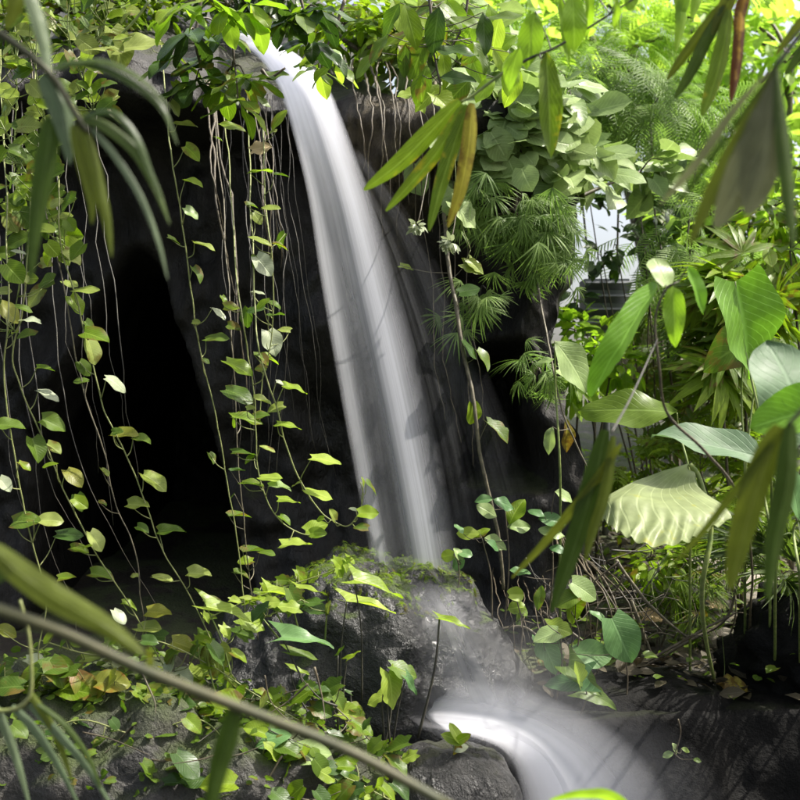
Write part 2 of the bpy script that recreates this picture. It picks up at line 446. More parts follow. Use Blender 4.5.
def frond(nl, seed=0, droop=0.35, ll=0.36, kind='blade', wid=1.0):
    r = random.Random(seed); ps = []
    rach = leaf_tpl('blade', n=8, m=1, droop=droop)
    rach = (rach[0] * np.array([0.25, 1, 1]), rach[1], rach[2]); ps.append(rach)
    for i in range(nl):
        v = 0.12 + 0.86 * i / nl
        for s in (-1, 1):
            t = leaf_tpl(kind, n=3, m=1, droop=0.25 * r.uniform(.5, 1.5))
            L = ll * (math.sin(math.pi * (v * .8 + .15))) * r.uniform(.85, 1.1)
            ps.append(rot_tpl(t, (s * 0.85, 0.6, -0.15), (0, 0, 1), (0, v, -droop * v * v), L, L * wid))
    return compose(ps)


TPL_CACHE = {}


def simple_tpls(kind):
    """small versions of a leaf for leaves by the hundred"""
    if kind not in TPL_CACHE:
        r = random.Random(kind)
        if kind == 'tuft': L = [tuft(15, 1.2, .55, seed=i) for i in range(4)]
        elif kind == 'fan': L = [tuft(12, 1.7, .35, 'lance', seed=i) for i in range(4)]
        elif kind == 'frond': L = [frond(13, i) for i in range(4)]
        elif kind == 'palm': L = [frond(16, i, .5, .3, 'lance', 0.6) for i in range(4)]
        elif kind == 'leaflets': L = [frond(5, i, .2, .42, 'ellip', 1.0) for i in range(4)]
        else:
            L = [leaf_tpl(kind, n=5, m=1, fold=r.uniform(-.1, .5), droop=r.uniform(0, .35), wave=r.uniform(0, .1), ph=i, twist=r.uniform(-.5, .5)) for i in range(6)]
        TPL_CACHE[kind] = L
    return TPL_CACHE[kind]


LEAFMESH = {}


def leaf_mesh(kind, mat, var):
    key = (kind, mat, var)
    if key not in LEAFMESH:
        r = random.Random(str(key))
        pl = 0.0
        if mat == 'pleat': pl = 0.012
        t = leaf_tpl(kind, n=18 if pl else 11, m=4, fold=r.uniform(0.0, .45), droop=r.uniform(.0, .32), wave=r.uniform(.03, .14), ph=r.uniform(0, 6), twist=r.uniform(-.6, .6), pleat=pl)
        b = MB(); b.add(*t)
        me = bpy.data.meshes.new('leaf')
        me.from_pydata(t[0].tolist(), [], t[1]); me.update()
        li = np.empty(len(me.loops), dtype=np.int32); me.loops.foreach_get('vertex_index', li)
        me.uv_layers.new(name='UVMap').data.foreach_set('uv', t[2][li].astype(np.float32).ravel())
        me.polygons.foreach_set('use_smooth', np.ones(len(me.polygons), dtype=bool))
        me.materials.append(M[mat])
        LEAFMESH[key] = me
    return LEAFMESH[key]


def leaf_obj(root, kind, mat, base, axis, normal, L, W=None, name='leaf', var=None):
    me = leaf_mesh(kind, mat, R.randrange(5) if var is None else var)
    o = bpy.data.objects.new(name, me)
    COL.objects.link(o)
    B = basis(axis, normal)
    W = L if W is None else W
    m = Matrix.Identity(4)
    for i in range(3):
        m[i][0] = B[i][0] * W; m[i][1] = B[i][1] * L; m[i][2] = B[i][2] * L
        m[i][3] = base[i]
    if root is not None:
        o.parent = root
        m = Matrix.Translation(-root.location) @ m
    o.matrix_local = m
    return o


def hero(root, px, py, Y, L, ang, face, kind='heart', mat='lime', path=None, pet=None, W=None, drop=0.07, tilt=None):
    """one leaf whose middle stands at a pixel at depth Y; ang: tip direction in the picture; face 0 edge-on .. 90 full face"""
    a = math.radians(ang)
    axis = V((math.cos(a), 0, math.sin(a)))
    up = V((-math.sin(a), 0, math.cos(a)))
    if up.z < 0: up = -up
    f = math.radians(face)
    n = up * math.cos(f) + V((0, -1, 0)) * math.sin(f)
    ax = axis + V((0, R.uniform(-.35, .35) if tilt is None else tilt, 0))
    ln = L / F * Y
    base = at(px, py, Y) - axis * ln * 0.5
    o = leaf_obj(root, kind, mat, base, ax, n, ln, None if W is None else W * ln)
    if path is not None and pet is not None:
        tgt = base + V((0, 0, -drop))
        q = min(path, key=lambda p: (p - tgt).length)
        midp = base.lerp(q, 0.5) + V((R.uniform(-.01, .01), R.uniform(-.01, .01), -0.012))
        pet.tube(crom([q, midp, base], 4), 0.0022, 0.0014, 5)
    return o


def jitter(path, a, seed):
    return [p + V((noise.noise(p * 3 + V((seed, 0, 0))) + .3 * noise.noise(p * 14 + V((seed, 2, 0))), noise.noise(p * 3 + V((0, seed, 5))), 0)) * a for p in path]


def vine(name, label, cat, pts, leaves, Y=4.0, r=0.0031, mat='stem_y', group=None, extra=0, kind='heart', mats=('lime', 'lime', 'mid', 'pale'),
         size=(18, 30), r1=None, rnd_face=(10, 55), spread=20, seed=0, extra_from=0.0, extra_to=1.0, drop=0.07):
    p3 = pp(pts, Y)
    path = jitter(crom(p3, 7), 0.012, seed)
    root = thing(name, path[0], label, cat, group)
    b = MB(); b.tube(path, r, r1 or r * 0.7, 6)
    rr = random.Random(seed + 11)
    for q in leaves:
        px, py, L, ang, face = q[:5]
        mt = q[5] if len(q) > 5 else rr.choice(mats)
        kd = q[6] if len(q) > 6 else kind
        cand = min(path, key=lambda p: abs(p.z - at(px, py, Y).z))
        hero(root, px, py, cand.y + rr.uniform(-.06, .06), L * rr.uniform(.72, 1.02), ang + rr.uniform(-12, 12), face * rr.uniform(.5, 1.0), kd, mt, path, b, drop=drop)
    if leaves and not extra and name == 'hanging_vine': extra, size, spread = 7, (8, 18), 12
    for i in range(extra):
        t = extra_from + (extra_to - extra_from) * (i + rr.random() * .8) / max(1, extra)
        p = path[min(len(path) - 1, int(t * len(path)))]
        px = 400 + p.x / p.y * F + rr.uniform(-spread, spread)
        py = 400 - (p.z - CAMZ) / p.y * F + rr.uniform(-8, 8)
        hero(root, px, py, p.y + rr.uniform(-.1, .1), rr.uniform(*size), rr.choice((rr.uniform(-60, 15), rr.uniform(165, 240))), rr.uniform(*rnd_face), kind, rr.choice(mats), path, b, drop=drop)
    b.build('stem', M[mat], root)
    return root


def shrub(name, label, cat, base, blobs, kind, mat, L, n, group=None, stem='stem_b', droop=0.3, sr=0.012, seed=0, up=0.8, stems=True, face=0.0, part='foliage', stemname='stem', hole=None):
    """crown of separate leaves in several clumps + stems to every clump. blobs: (px, py, Y, rx px, ry px, depth m)"""
    rr = random.Random(seed * 77 + 5)
    base = V(base)
    root = thing(name, base, label, cat, group)
    b = MB(); st = MB(); tp = simple_tpls(kind)
    tot = sum(q[3] * q[4] for q in blobs)
    for q in blobs:
        c = at(*q[:3]); rx = q[3] / F * q[2]; rz = q[4] / F * q[2]; ry = q[5] if len(q) > 5 else rx
        k = int(n * q[3] * q[4] / tot)
        # sub-clumps: uneven outline, gaps between
        cl = []
        for i in range(max(3, k // 16)):
            d = V((rr.gauss(0, 1), rr.gauss(0, 1), rr.gauss(0, 1))).normalized() * rr.uniform(.35, 1.0)
            cl.append((c + V((d.x * rx, d.y * ry, d.z * rz)), d))
        if stems:
            mid = base.lerp(c, .5) + V((rr.uniform(-.1, .1), rr.uniform(-.1, .1), 0))
            st.tube(crom([base + V((rr.uniform(-.04, .04), rr.uniform(-.04, .04), 0)), mid, c], 5), sr, sr * .5, 6)
            for cc, d in cl[::2]:
                st.tube(crom([c, c.lerp(cc, .5) + V((0, 0, .04)), cc], 3), sr * .45, sr * .2, 5)
        for i in range(k):
            cc, d = cl[rr.randrange(len(cl))]
            s = min(rx, rz, ry) * .34 + .02
            p = cc + V((rr.gauss(0, s), rr.gauss(0, s), rr.gauss(0, s * .8)))
            out = (p - c); out = out.normalized() if out.length > 1e-4 else V((0, 0, 1))
            ax = out + V((rr.uniform(-1, 1), rr.uniform(-1, 1), rr.uniform(-.5, .5) - droop))
            nn = V((rr.uniform(-.6, .6), rr.uniform(-.6, .6) - face, up)) + out * .4
            ln = L * rr.uniform(.6, 1.25)
            b.add(*rot_tpl(tp[rr.randrange(len(tp))], ax, nn, p, ln), r=rr.random())
    b.build(part, M[mat], root)
    if stems: st.build(stemname, M[stem], root)
    return root


def loft(curves, nu=24, nv=12, wob=0.0, rib=0.0, ribn=20):
    """surface through several curves of points; returns v, f, uv (u along each curve, v across them)"""
    dense = []
    for c in curves:
        p = crom(c, 10)
        d = [0.0]
        for i in range(1, len(p)): d.append(d[-1] + (p[i] - p[i - 1]).length)
        T = d[-1]; row = []
        for i in range(nu + 1):
            t = T * i / nu
            k = max(j for j in range(len(d)) if d[j] <= t + 1e-9); k = min(k, len(p) - 2)
            f = (t - d[k]) / max(1e-9, d[k + 1] - d[k])
            row.append(p[k].lerp(p[k + 1], min(1, f)))
        dense.append(row)
    cols = [crom([dense[j][i] for j in range(len(dense))], max(2, nv // max(1, len(dense) - 1))) for i in range(nu + 1)]
    m = len(cols[0])
    vs, uv = [], []
    for i in range(nu + 1):
        for j in range(m):
            p = cols[i][j].copy()
            p += V((noise.noise(p * 9), noise.noise(p * 9 + V((7, 0, 0))), noise.noise(p * 9 + V((0, 7, 0))))) * wob
            p.y += rib * math.sin(i / nu * ribn * 6.283) * (j / (m - 1))
            vs.append(tuple(p)); uv.append((i / nu, j / (m - 1)))
    fs = [(i * m + j, i * m + j + 1, (i + 1) * m + j + 1, (i + 1) * m + j) for i in range(nu) for j in range(m - 1)]
    return vs, fs, uv


def strap(root, pts, Y, wpx, mat, name='blade', face=60, prof=None, fold=0.25, side=1, seed=0):
    """long leaf that follows a curve in space; wpx: full width in picture pixels"""
    path = crom(pp(pts, Y), 6)
    n = len(path)
    rr = random.Random(seed + int(pts[0][0] * 7 + pts[-1][1]))
    vs, uv = [], []
    m = 3
    for i, p in enumerate(path):
        v = i / (n - 1)
        t = (path[min(i + 1, n - 1)] - path[max(0, i - 1)]).normalized()
        view = V((0, -1, 0))
        f = math.radians(face)
        sidev = t.cross(view).normalized() * side
        nrm = t.cross(sidev).normalized()
        if nrm.y > 0: nrm = -nrm
        sv = (sidev * math.sin(f) + nrm * math.cos(f)).normalized()
        nn = t.cross(sv).normalized()
        if nn.y > 0: nn = -nn
        w = wpx * 0.5 / F * p.y * (prof(v) if prof else math.sin(math.pi * (v * .95 + .05) ** .65) ** .6)
        for j in range(-m, m + 1):
            s = j / m
            q = p + sv * (s * w) + nn * (-fold * abs(s) * w + 0.1 * w * noise.noise(V((v * 7, s, seed))))
            vs.append(tuple(q)); uv.append((s * .5 + .5, v))
    k = 2 * m + 1
    fs = [(i * k + j, i * k + j + 1, (i + 1) * k + j + 1, (i + 1) * k + j) for i in range(n - 1) for j in range(k - 1)]
    b = MB(); b.add(vs, fs, uv, rr.random())
    return b.build(name, M[mat], root)


def boulder(name, c, rad, mat, label, cat, amp=0.18, freq=2.2, n=72, seed=0, group=None, flat=None, power=2.0, kind=None):
    """closed rock: noise-displaced superellipsoid"""
    vs, fs = [], []
    nl = n; nt_ = n // 2
    for i in range(nt_ + 1):
        th = math.pi * i / nt_
        for j in range(nl):
            ph = 2 * math.pi * j / nl
            d = V((math.sin(th) * math.cos(ph), math.sin(th) * math.sin(ph), math.cos(th)))
            k = (abs(d.x) ** power + abs(d.y) ** power + abs(d.z) ** power) ** (-1 / power)
            e = d * k
            q = V((e.x * rad[0], e.y * rad[1], e.z * rad[2]))
            s = V((q.x, q.y, q.z)) * freq + V((seed * 3.1, seed * 1.7, 0))
            h = amp * (fbm(s.x, s.y, s.z, 5)) + amp * .35 * fbm(s.x * 4, s.y * 4, s.z * 4, 3)
            q = q + d * h * min(rad)
            vs.append((c[0] + q.x, c[1] + q.y, c[2] + q.z))
    for i in range(nt_):
        for j in range(nl):
            j2 = (j + 1) % nl
            fs.append((i * nl + j, (i + 1) * nl + j, (i + 1) * nl + j2, i * nl + j2))
    b = MB(); b.add(vs, fs)
    root = None
    o = b.build(name, M[mat])
    return tag(o, label, cat, group, kind)


# ==================================================================== SETTING
# ---- ground
def gz(x, y):
    up = 0.26 + 0.115 * max(0.0, y - 5.0) - 0.05 * max(0, y - 14)
    k = sstep(4.72, 5.05, y + 0.08 * noise.noise(V((x * 2, 0, 3))))
    z = -0.9 + (up + 0.9) * k
    return z + 0.05 * fbm(x * .9, y * .9, 0) * (1 if y > 5.2 else .4) + 0.012 * fbm(x * 7, y * 7, 2)


xs = np.concatenate([np.linspace(-60, -5, 16)[:-1], np.linspace(-5, 6, 150), np.linspace(6, 60, 16)[1:]])
ys = np.concatenate([np.linspace(-30, 3.5, 14)[:-1], np.linspace(3.5, 12, 140), np.linspace(12, 110, 40)[1:]])
b = MB()
vs = [(x, y, gz(x, y)) for y in ys for x in xs]
nx = len(xs)
b.add(vs, [(j * nx + i, j * nx + i + 1, (j + 1) * nx + i + 1, (j + 1) * nx + i) for j in range(len(ys) - 1) for i in range(nx - 1)])
tag(b.build('ground', M['soil']), 'dark soil of the garden bank rising away from the pool', kind='structure')


# ---- cliff with the overhanging lip and the cave
def ztop(x):
    return 3.16 + 0.07 * fbm(x * 1.7, 0, 4) + 0.12 * sstep(-0.9, -1.5, x) - 0.5 * sstep(0.45, 0.9, x)


def cliff_y(x, z):
    y = 5.95 - 0.25 * sstep(0.35, 0.7, x)
    zl = 2.93 - 0.75 * sstep(-0.55, -0.25, x) + 0.5 * sstep(0.35, 0.7, x)
    y -= (0.6 if x < -0.4 else 0.5) * sstep(zl, zl + 0.13 + 0.75 * sstep(-0.6, -0.3, x), z + 0.04 * noise.noise(V((x * 5, z * 5, 1))))
    # cave
    t = 2.36 - z
    if t > -0.1:
        xl = -1.50 - 0.5 * min(t, 1.0); xr = -1.36 + 0.30 * t
        k = sstep(xl - .05, xl + .12, x) * (1 - sstep(xr - .12, xr + .06, x)) * sstep(-.1, .25, t)
        y += 3.2 * k
    k = sstep(.30, .42, x) * (1 - sstep(.66, .8, x)) * sstep(1.1, 1.25, z) * (1 - sstep(1.7, 1.95, z))
    y += 0.9 * k
    y += 0.20 * fbm(x * 1.3, z * 1.1, 2.2) + 0.07 * fbm(x * 4, z * 2.2, 9) + 0.03 * fbm(x * 11, z * 6, 4)
    y -= 0.12 * sstep(0.9, 0.4, z)
    return y


b = MB()
XS = np.linspace(-4.2, 0.92, 210); NZ = 170
vs = []
top = []
for x in XS:
    zt = ztop(x)
    for k in range(NZ + 1):
        z = -0.95 + (zt + 0.95) * k / NZ
        s = k / NZ
        yy = cliff_y(x, z) + 0.12 * sstep(0.965, 1.0, s)
        vs.append((x + 0.03 * noise.noise(V((x * 3, z * 3, 8))) + 0.16 * sstep(.55, .9, x) * (fbm(0, z * 1.6, 8.3) - .15), yy, z))
h = NZ + 1
fs = [(i * h + k, (i + 1) * h + k, (i + 1) * h + k + 1, i * h + k + 1) for i in range(len(XS) - 1) for k in range(NZ)]
b.add(vs, fs)
# top going back and up
tv = []; NT = 40
for i, x in enumerate(XS):
    x0, y0, z0 = vs[i * h + NZ]
    sl = 0.37 * (1 - sstep(-.35, .1, x)) + 0.10
    for k in range(NT + 1):
        y = y0 + (10.0 - y0) * (k / NT) ** 1.5
        tv.append((x0, y, z0 + sl * (y - y0) + (0.06 * fbm(x * 2, y * 2, 5) if k else 0)))
h2 = NT + 1
b.add(tv, [(i * h2 + k, (i + 1) * h2 + k, (i + 1) * h2 + k + 1, i * h2 + k + 1) for i in range(len(XS) - 1) for k in range(NT)])
# right end going back
sv = []; NS = 30
for k in range(NZ + 1):
    x0, y0, z0 = vs[(len(XS) - 1) * h + k]
    for j in range(NS + 1):
        y = y0 + (10.0 - y0) * j / NS
        zz = z0 if k < NZ else None
        bul = 0.10 * fbm(y * 1.3, z0 * 1.3, 3) * (1 if j else 0)
        if k == NZ:
            z1 = z0 + 0.10 * (y - y0)
        else:
            z1 = z0 + 0.10 * (y - y0) * (k / NZ)
        sv.append((x0 + bul * (1 if k < NZ else 0), y, z1))
h3 = NS + 1
b.add(sv, [(k * h3 + j, k * h3 + j + 1, (k + 1) * h3 + j + 1, (k + 1) * h3 + j) for k in range(NZ) for j in range(NS)])
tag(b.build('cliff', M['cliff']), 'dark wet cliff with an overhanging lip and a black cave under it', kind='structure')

# ---- black ledge along the right of the lower pool
b = MB(); vs = []; nxl, nsl = 110, 46
for i in range(nxl + 1):
    x = 0.35 + 2.9 * i / nxl
    for k in range(nsl + 1):
        s = k / nsl
        if s < .62:
            z = -1.0 + 1.27 * s / .62; y = 4.62
            y -= 0.05 * math.sin(min(1, s / .62) * 3.1)
        else:
            q = (s - .62) / .38
            y = 4.62 + .55 * q; z = 0.27 + 0.02 * math.sin(q * 3)
            if q > .85: z -= 0.2 * (q - .85)
        y += 0.10 * fbm(x * 1.6, z * 1.6, 6) + 0.025 * fbm(x * 8, z * 8, 1)
        z += 0.025 * fbm(x * 3, y * 3, 4) * sstep(.3, .6, s)
        vs.append((x, y, z))
h = nsl + 1
b.add(vs, [(i * h + k, (i + 1) * h + k, (i + 1) * h + k + 1, i * h + k + 1) for i in range(nxl) for k in range(nsl)])
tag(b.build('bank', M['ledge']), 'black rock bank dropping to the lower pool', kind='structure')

# ---- lower pool
m, nt, nd, lk = nodes('dark pool water')
bs = N(nt, 'ShaderNodeBsdfPrincipled', Roughness=0.12); bs.inputs['Base Color'].default_value = (0.012, 0.014, 0.013, 1)
nz = N(nt, 'ShaderNodeTexNoise', Scale=6.0, Detail=3.0); bp = N(nt, 'ShaderNodeBump', Strength=0.2, Distance=0.05)
lk.new(nz.outputs[0], bp.inputs['Height']); lk.new(bp.outputs[0], bs.inputs['Normal'])
o_ = N(nt, 'ShaderNodeOutputMaterial'); lk.new(bs.outputs[0], o_.inputs[0])
b = MB(); b.add([(-6, -8, -.74), (7, -8, -.74), (7, 5.2, -.74), (-6, 5.2, -.74)], [(0, 1, 2, 3)])
tag(b.build('water', m), 'dark lower pool below the black bank', kind='structure')

# ---- the waterfall
WF = thing('waterfall', at(285, 72, 5.3), 'silky white waterfall pouring over the rock lip and spilling past the boulder', 'waterfall')
WF['kind'] = 'structure'
W_top = water_mat('water pour', 0.55, 1.0, 22, 1.0, edge=0.12)
W_main = water_mat('water sheet', 0.02, 0.55, 26, 0.5, edge=0.35, vend=.12)
W_str = water_mat('water strand', 0.25, 0.9, 14, 0.4, edge=0.6, vend=.15)
W_veil = water_mat('water veil', 0.0, 0.22, 34, 0.5, edge=0.5, vend=.2)
W_flow = water_mat('water flow', 0.5, 0.98, 9, 0.8, edge=0.4, vend=.05)


def wpatch(rows, mat, name, nu=20, nv=40, bow=0.03, off=0.0, lay=1):
    """rows: list of (left px, py, right px, py, Y) from top to bottom"""
    for l in range(lay):
        vs, uv = [], []
        L = crom([at(r[0], r[1], r[4] + off) for r in rows], 9)
        Rr = crom([at(r[2], r[3], r[4] + off) for r in rows], 9)
        n = len(L)
        for j in range(n):
            for i in range(nu + 1):
                s = i / nu
                p = L[j].lerp(Rr[j], s)
                p.y -= bow * math.sin(math.pi * s) * (1 - 2 * l) - 0.03 * l + 0.002 * math.sin(s * 17 + l)
                uv.append((s, j / (n - 1))); vs.append(tuple(p))
        b = MB()
        b.add(vs, [(j * (nu + 1) + i, (j + 1) * (nu + 1) + i, (j + 1) * (nu + 1) + i + 1, j * (nu + 1) + i + 1) for j in range(n - 1) for i in range(nu)], uv, .3 * l)
        b.build(name, mat, WF)


def fall_mat(name, dens=1.0, seed=0.0):
    """falling water seen as one long exposure: closed and white at the lip, parting into a thin left and a broad right strand"""
    m, nt, nd, lk = nodes(name)
    uv = N(nt, 'ShaderNodeUVMap'); sp = N(nt, 'ShaderNodeSeparateXYZ'); lk.new(uv.outputs[0], sp.inputs[0])
    def nz(sx, sy, det, off):
        mp = N(nt, 'ShaderNodeMapping'); mp.inputs['Scale'].default_value = (sx, sy, 1); mp.inputs['Location'].default_value = (off + seed, off, 0)
        lk.new(uv.outputs[0], mp.inputs['Vector'])
        n = N(nt, 'ShaderNodeTexNoise', Scale=1.0, Detail=det, Roughness=0.6); lk.new(mp.outputs[0], n.inputs['Vector']); return n.outputs[0]
    fine = nz(42, 0.7, 3.0, 1.3); mid = nz(11, 0.5, 2.0, 4.1); wig = nz(5, 1.1, 2.0, 7.7)
    u = math_(nt, 'ADD', sp.outputs[0], math_(nt, 'MULTIPLY_ADD', wig, 0.06, -0.03)); v = sp.outputs[1]
    prof = ramp(nt, u, [(0.0, 0.0), (0.08, .4), (0.14, .5), (0.23, .14), (0.38, .08), (0.49, .4), (0.59, .95), (0.70, .85), (0.80, .34), (0.9, .12), (1.0, 0.0)])
    full = ramp(nt, u, [(0.0, 0.0), (0.10, .95), (0.4, 1.0), (0.74, 1.0), (1.0, 0.0)])
    cl = ramp(nt, v, [(0.28, 1.0), (0.48, 0.35), (0.72, 0.0)])
    a = math_(nt, 'ADD', math_(nt, 'MULTIPLY', full, cl), math_(nt, 'MULTIPLY', prof, math_(nt, 'SUBTRACT', 1.0, cl)))
    st = math_(nt, 'ADD', math_(nt, 'MULTIPLY', fine, 0.6), math_(nt, 'MULTIPLY', mid, 0.6))
    stm = ramp(nt, st, [(0.40, 0.55), (0.70, 1.0)])
    stm = math_(nt, 'ADD', math_(nt, 'MULTIPLY', stm, math_(nt, 'SUBTRACT', 1.0, math_(nt, 'MULTIPLY', cl, .8))), math_(nt, 'MULTIPLY', cl, .8))
    fade = ramp(nt, v, [(0.0, 0.0), (0.05, 1.0), (0.5, 1.0), (0.85, .85), (1.0, 0.0)])
    a = math_(nt, 'MULTIPLY', math_(nt, 'MULTIPLY', a, stm), math_(nt, 'MULTIPLY', fade, dens))
    bs = N(nt, 'ShaderNodeBsdfDiffuse'); bs.inputs['Color'].default_value = (.93, .94, 1, 1)
    tl = N(nt, 'ShaderNodeBsdfTranslucent'); tl.inputs['Color'].default_value = (.93, .94, 1, 1)
    w = N(nt, 'ShaderNodeMixShader', Fac=0.68); lk.new(bs.outputs[0], w.inputs[1]); lk.new(tl.outputs[0], w.inputs[2])
    tp = N(nt, 'ShaderNodeBsdfTransparent'); mx = N(nt, 'ShaderNodeMixShader')
    lk.new(a, mx.inputs[0]); lk.new(tp.outputs[0], mx.inputs[1]); lk.new(w.outputs[0], mx.inputs[2])
    o = N(nt, 'ShaderNodeOutputMaterial'); lk.new(mx.outputs[0], o.inputs[0])
    return m


top = [(224, 38, 246, 33, 6.3), (238, 44, 272, 40, 5.9), (254, 54, 300, 56, 5.55), (270, 74, 324, 80, 5.34), (284, 104, 341, 114, 5.21), (299, 158, 362, 172, 5.12)]
wpatch(top, water_mat('water pour', 0.7, 1.0, 10, 0.6, edge=0.25, vend=.45), 'pour', bow=.05)
fall = [(238, 44, 272, 40, 5.88), (254, 54, 300, 56, 5.52), (270, 74, 324, 80, 5.31), (284, 104, 341, 114, 5.18), (306, 190, 374, 205, 5.08), (320, 280, 400, 290, 5.02), (337, 380, 427, 390, 4.96), (355, 480, 448, 490, 4.9), (372, 570, 464, 585, 4.85), (382, 625, 474, 635, 4.82)]
wpatch(fall, fall_mat('falling water', 1.0), 'sheet', bow=.09, nu=30)
wpatch(fall, fall_mat('falling water behind', .5, 3.3), 'sheet', bow=.04, nu=30, off=.03)
wpatch([(340, 150, 362, 150, 5.14), (370, 230, 420, 230, 5.07), (400, 330, 470, 330, 5.02), (425, 440, 515, 440, 4.98), (445, 560, 555, 575, 4.92)],
       water_mat('water veil', 0.0, 0.09, 40, 0.5, edge=0.6, vend=.3), 'veil', bow=.05)
wpatch([(318, 240, 350, 245, 5.12), (330, 330, 400, 335, 5.08), (345, 440, 430, 445, 5.04), (360, 560, 450, 570, 5.0)],
       water_mat('water veil', 0.0, 0.14, 30, 0.5, edge=0.6, vend=.3), 'veil', bow=.04)
# thin film sliding down the boulder
wpatch([(392, 578, 462, 576, 4.62), (404, 612, 488, 610, 4.42), (414, 650, 512, 650, 4.34), (420, 690, 540, 695, 4.31), (424, 712, 556, 715, 4.30)],
       water_mat('water slide', 0.16, 0.5, 6, .5, edge=0.85, vend=.2, vstart=.2), 'slide', bow=.04)
# lower spill: out of the basin, bending over the edge into the lower pool
spill = [(408, 722, 410, 690, 4.46), (440, 732, 450, 680, 4.42), (476, 739, 512, 684, 4.36), (505, 753, 570, 704, 4.30), (518, 780, 626, 738, 4.24), (524, 818, 668, 796, 4.2), (526, 900, 690, 900, 4.17)]
veil = [(400, 728, 412, 684, 4.45), (438, 738, 462, 672, 4.40), (476, 744, 540, 674, 4.33), (503, 758, 612, 694, 4.26), (514, 784, 676, 730, 4.2), (520, 820, 724, 790, 4.16), (522, 900, 746, 900, 4.13)]
def flow_mat(name, stops, seed):
    m = water_mat(name, .75, 1.0, 2.0, .4, edge=.01, vend=.05, vstart=.2)
    nt = m.node_tree
    uv = N(nt, 'ShaderNodeUVMap'); sp = N(nt, 'ShaderNodeSeparateXYZ'); nt.links.new(uv.outputs[0], sp.inputs[0])
    mp = N(nt, 'ShaderNodeMapping'); mp.inputs['Scale'].default_value = (5, .9, 1); mp.inputs['Location'].default_value = (seed, 0, 0); nt.links.new(uv.outputs[0], mp.inputs['Vector'])
    n = N(nt, 'ShaderNodeTexNoise', Scale=1.0, Detail=3.0); nt.links.new(mp.outputs[0], n.inputs['Vector'])
    p = ramp(nt, math_(nt, 'ADD', sp.outputs[0], math_(nt, 'MULTIPLY_ADD', n.outputs[0], .12, -.06)), stops)
    mx = [q for q in nt.nodes if q.type == 'MIX_SHADER' and q.inputs[0].is_linked][0]
    old = mx.inputs[0].links[0].from_socket
    nt.links.new(math_(nt, 'MULTIPLY', old, p), mx.inputs[0])
    return m
wpatch(spill, flow_mat('water flow', [(0.0, 0.0), (.13, .75), (.3, 1.0), (.5, .8), (.72, .3), (1.0, 0.0)], 0), 'spill', bow=.05, nu=36)
wpatch(spill, flow_mat('water flow', [(0.0, 0.0), (.2, .6), (.36, .8), (.6, .35), (1.0, 0.0)], 4), 'spill', bow=.09, off=.03, nu=36)
wpatch(veil, flow_mat('water flow', [(0.0, 0.0), (.2, .25), (.4, .28), (.7, .1), (1.0, 0.0)], 8), 'spray', bow=.1, off=.0, nu=36)

# ---- mist round the foot of the fall
m, nt, nd, lk = nodes('spray mist')
tc = N(nt, 'ShaderNodeTexCoord')
mp = N(nt, 'ShaderNodeMapping'); mp.inputs['Location'].default_value = (-1, -1, -1); mp.inputs['Scale'].default_value = (2, 2, 2)
lk.new(tc.outputs['Generated'], mp.inputs['Vector'])
gr = N(nt, 'ShaderNodeTexGradient', gradient_type='SPHERICAL'); lk.new(mp.outputs[0], gr.inputs['Vector'])
d = math_(nt, 'MULTIPLY', math_(nt, 'POWER', gr.outputs[1], 1.6), 0.95)
pv = N(nt, 'ShaderNodeVolumePrincipled'); pv.inputs['Color'].default_value = (.95, .97, 1, 1); pv.inputs['Anisotropy'].default_value = 0.2
lk.new(d, pv.inputs['Density'])
o_ = N(nt, 'ShaderNodeOutputMaterial'); lk.new(pv.outputs[0], o_.inputs['Volume'])
M['mist'] = m
mo = boulder('mist', at(498, 690, 4.52), (.56, .27, .40), 'mist', 'fine white spray hanging at the foot of the waterfall', 'mist', amp=0.0, n=24, kind='stuff')

# ==================================================================== ROCKS
boulder('boulder', (-0.14, 4.85, 0.12), (.68, .5, .79), 'boulder', 'wet dark boulder with a mossy crown where the waterfall lands', 'rock', amp=.16, freq=2.3, n=150, seed=1, power=2.5)
boulder('mossy_rock', (-1.15, 3.95, -0.05), (1.0, .55, .62), 'mossrock', 'broad mossy grey rock under creeping plants in the lower left corner', 'rock', amp=.22, freq=1.8, n=130, seed=3, power=2.6)
boulder('stump_rock', (0.19, 4.05, -0.33), (.28, .24, .64), 'stump', 'round black rock with a flat top beside the spilling water', 'rock', amp=.10, freq=4, n=100, seed=6, power=3.6)
boulder('mossy_rock', (-0.33, 4.0, -0.28), (.42, .38, .66), 'mossrock', 'mossy rock covered in seedlings in front of the wet boulder', 'rock', amp=.2, freq=2.4, n=100, seed=8, power=2.6)
boulder('rock_block', (2.05, 5.1, .36), (.46, .34, .36), 'ledge', 'black squarish rock at the right edge with blades growing on it', 'rock', amp=.32, freq=2.6, n=110, seed=9, power=3.4)
boulder('flat_rock', (1.0, 4.95, .2), (.5, .3, .16), 'ledge', 'low dark rock under the roots right of the boulder', 'rock', amp=.2, freq=3, n=60, seed=10, power=3)
for i, (px, py, Y, r, l) in enumerate([(655, 345, 9.0, .34, 'large rounded tan stone among the sunny garden plants'), (620, 368, 8.6, .16, 'small tan stone left of the large rounded one in the sunny garden'),
                                      (703, 585, 6.6, .3, 'pale brown rounded rock behind the leaf litter'), (722, 640, 5.7, .1, 'small grey stone lying in the leaf litter'),
                                      (668, 372, 8.2, .2, 'flat pale stone below the large rounded one')]):
    c = at(px, py, Y)
    boulder('garden_stone', c, (r * 1.3, r, r * .6), 'stone', l, 'stone', amp=.2, n=40, seed=20 + i, power=2.4)
    

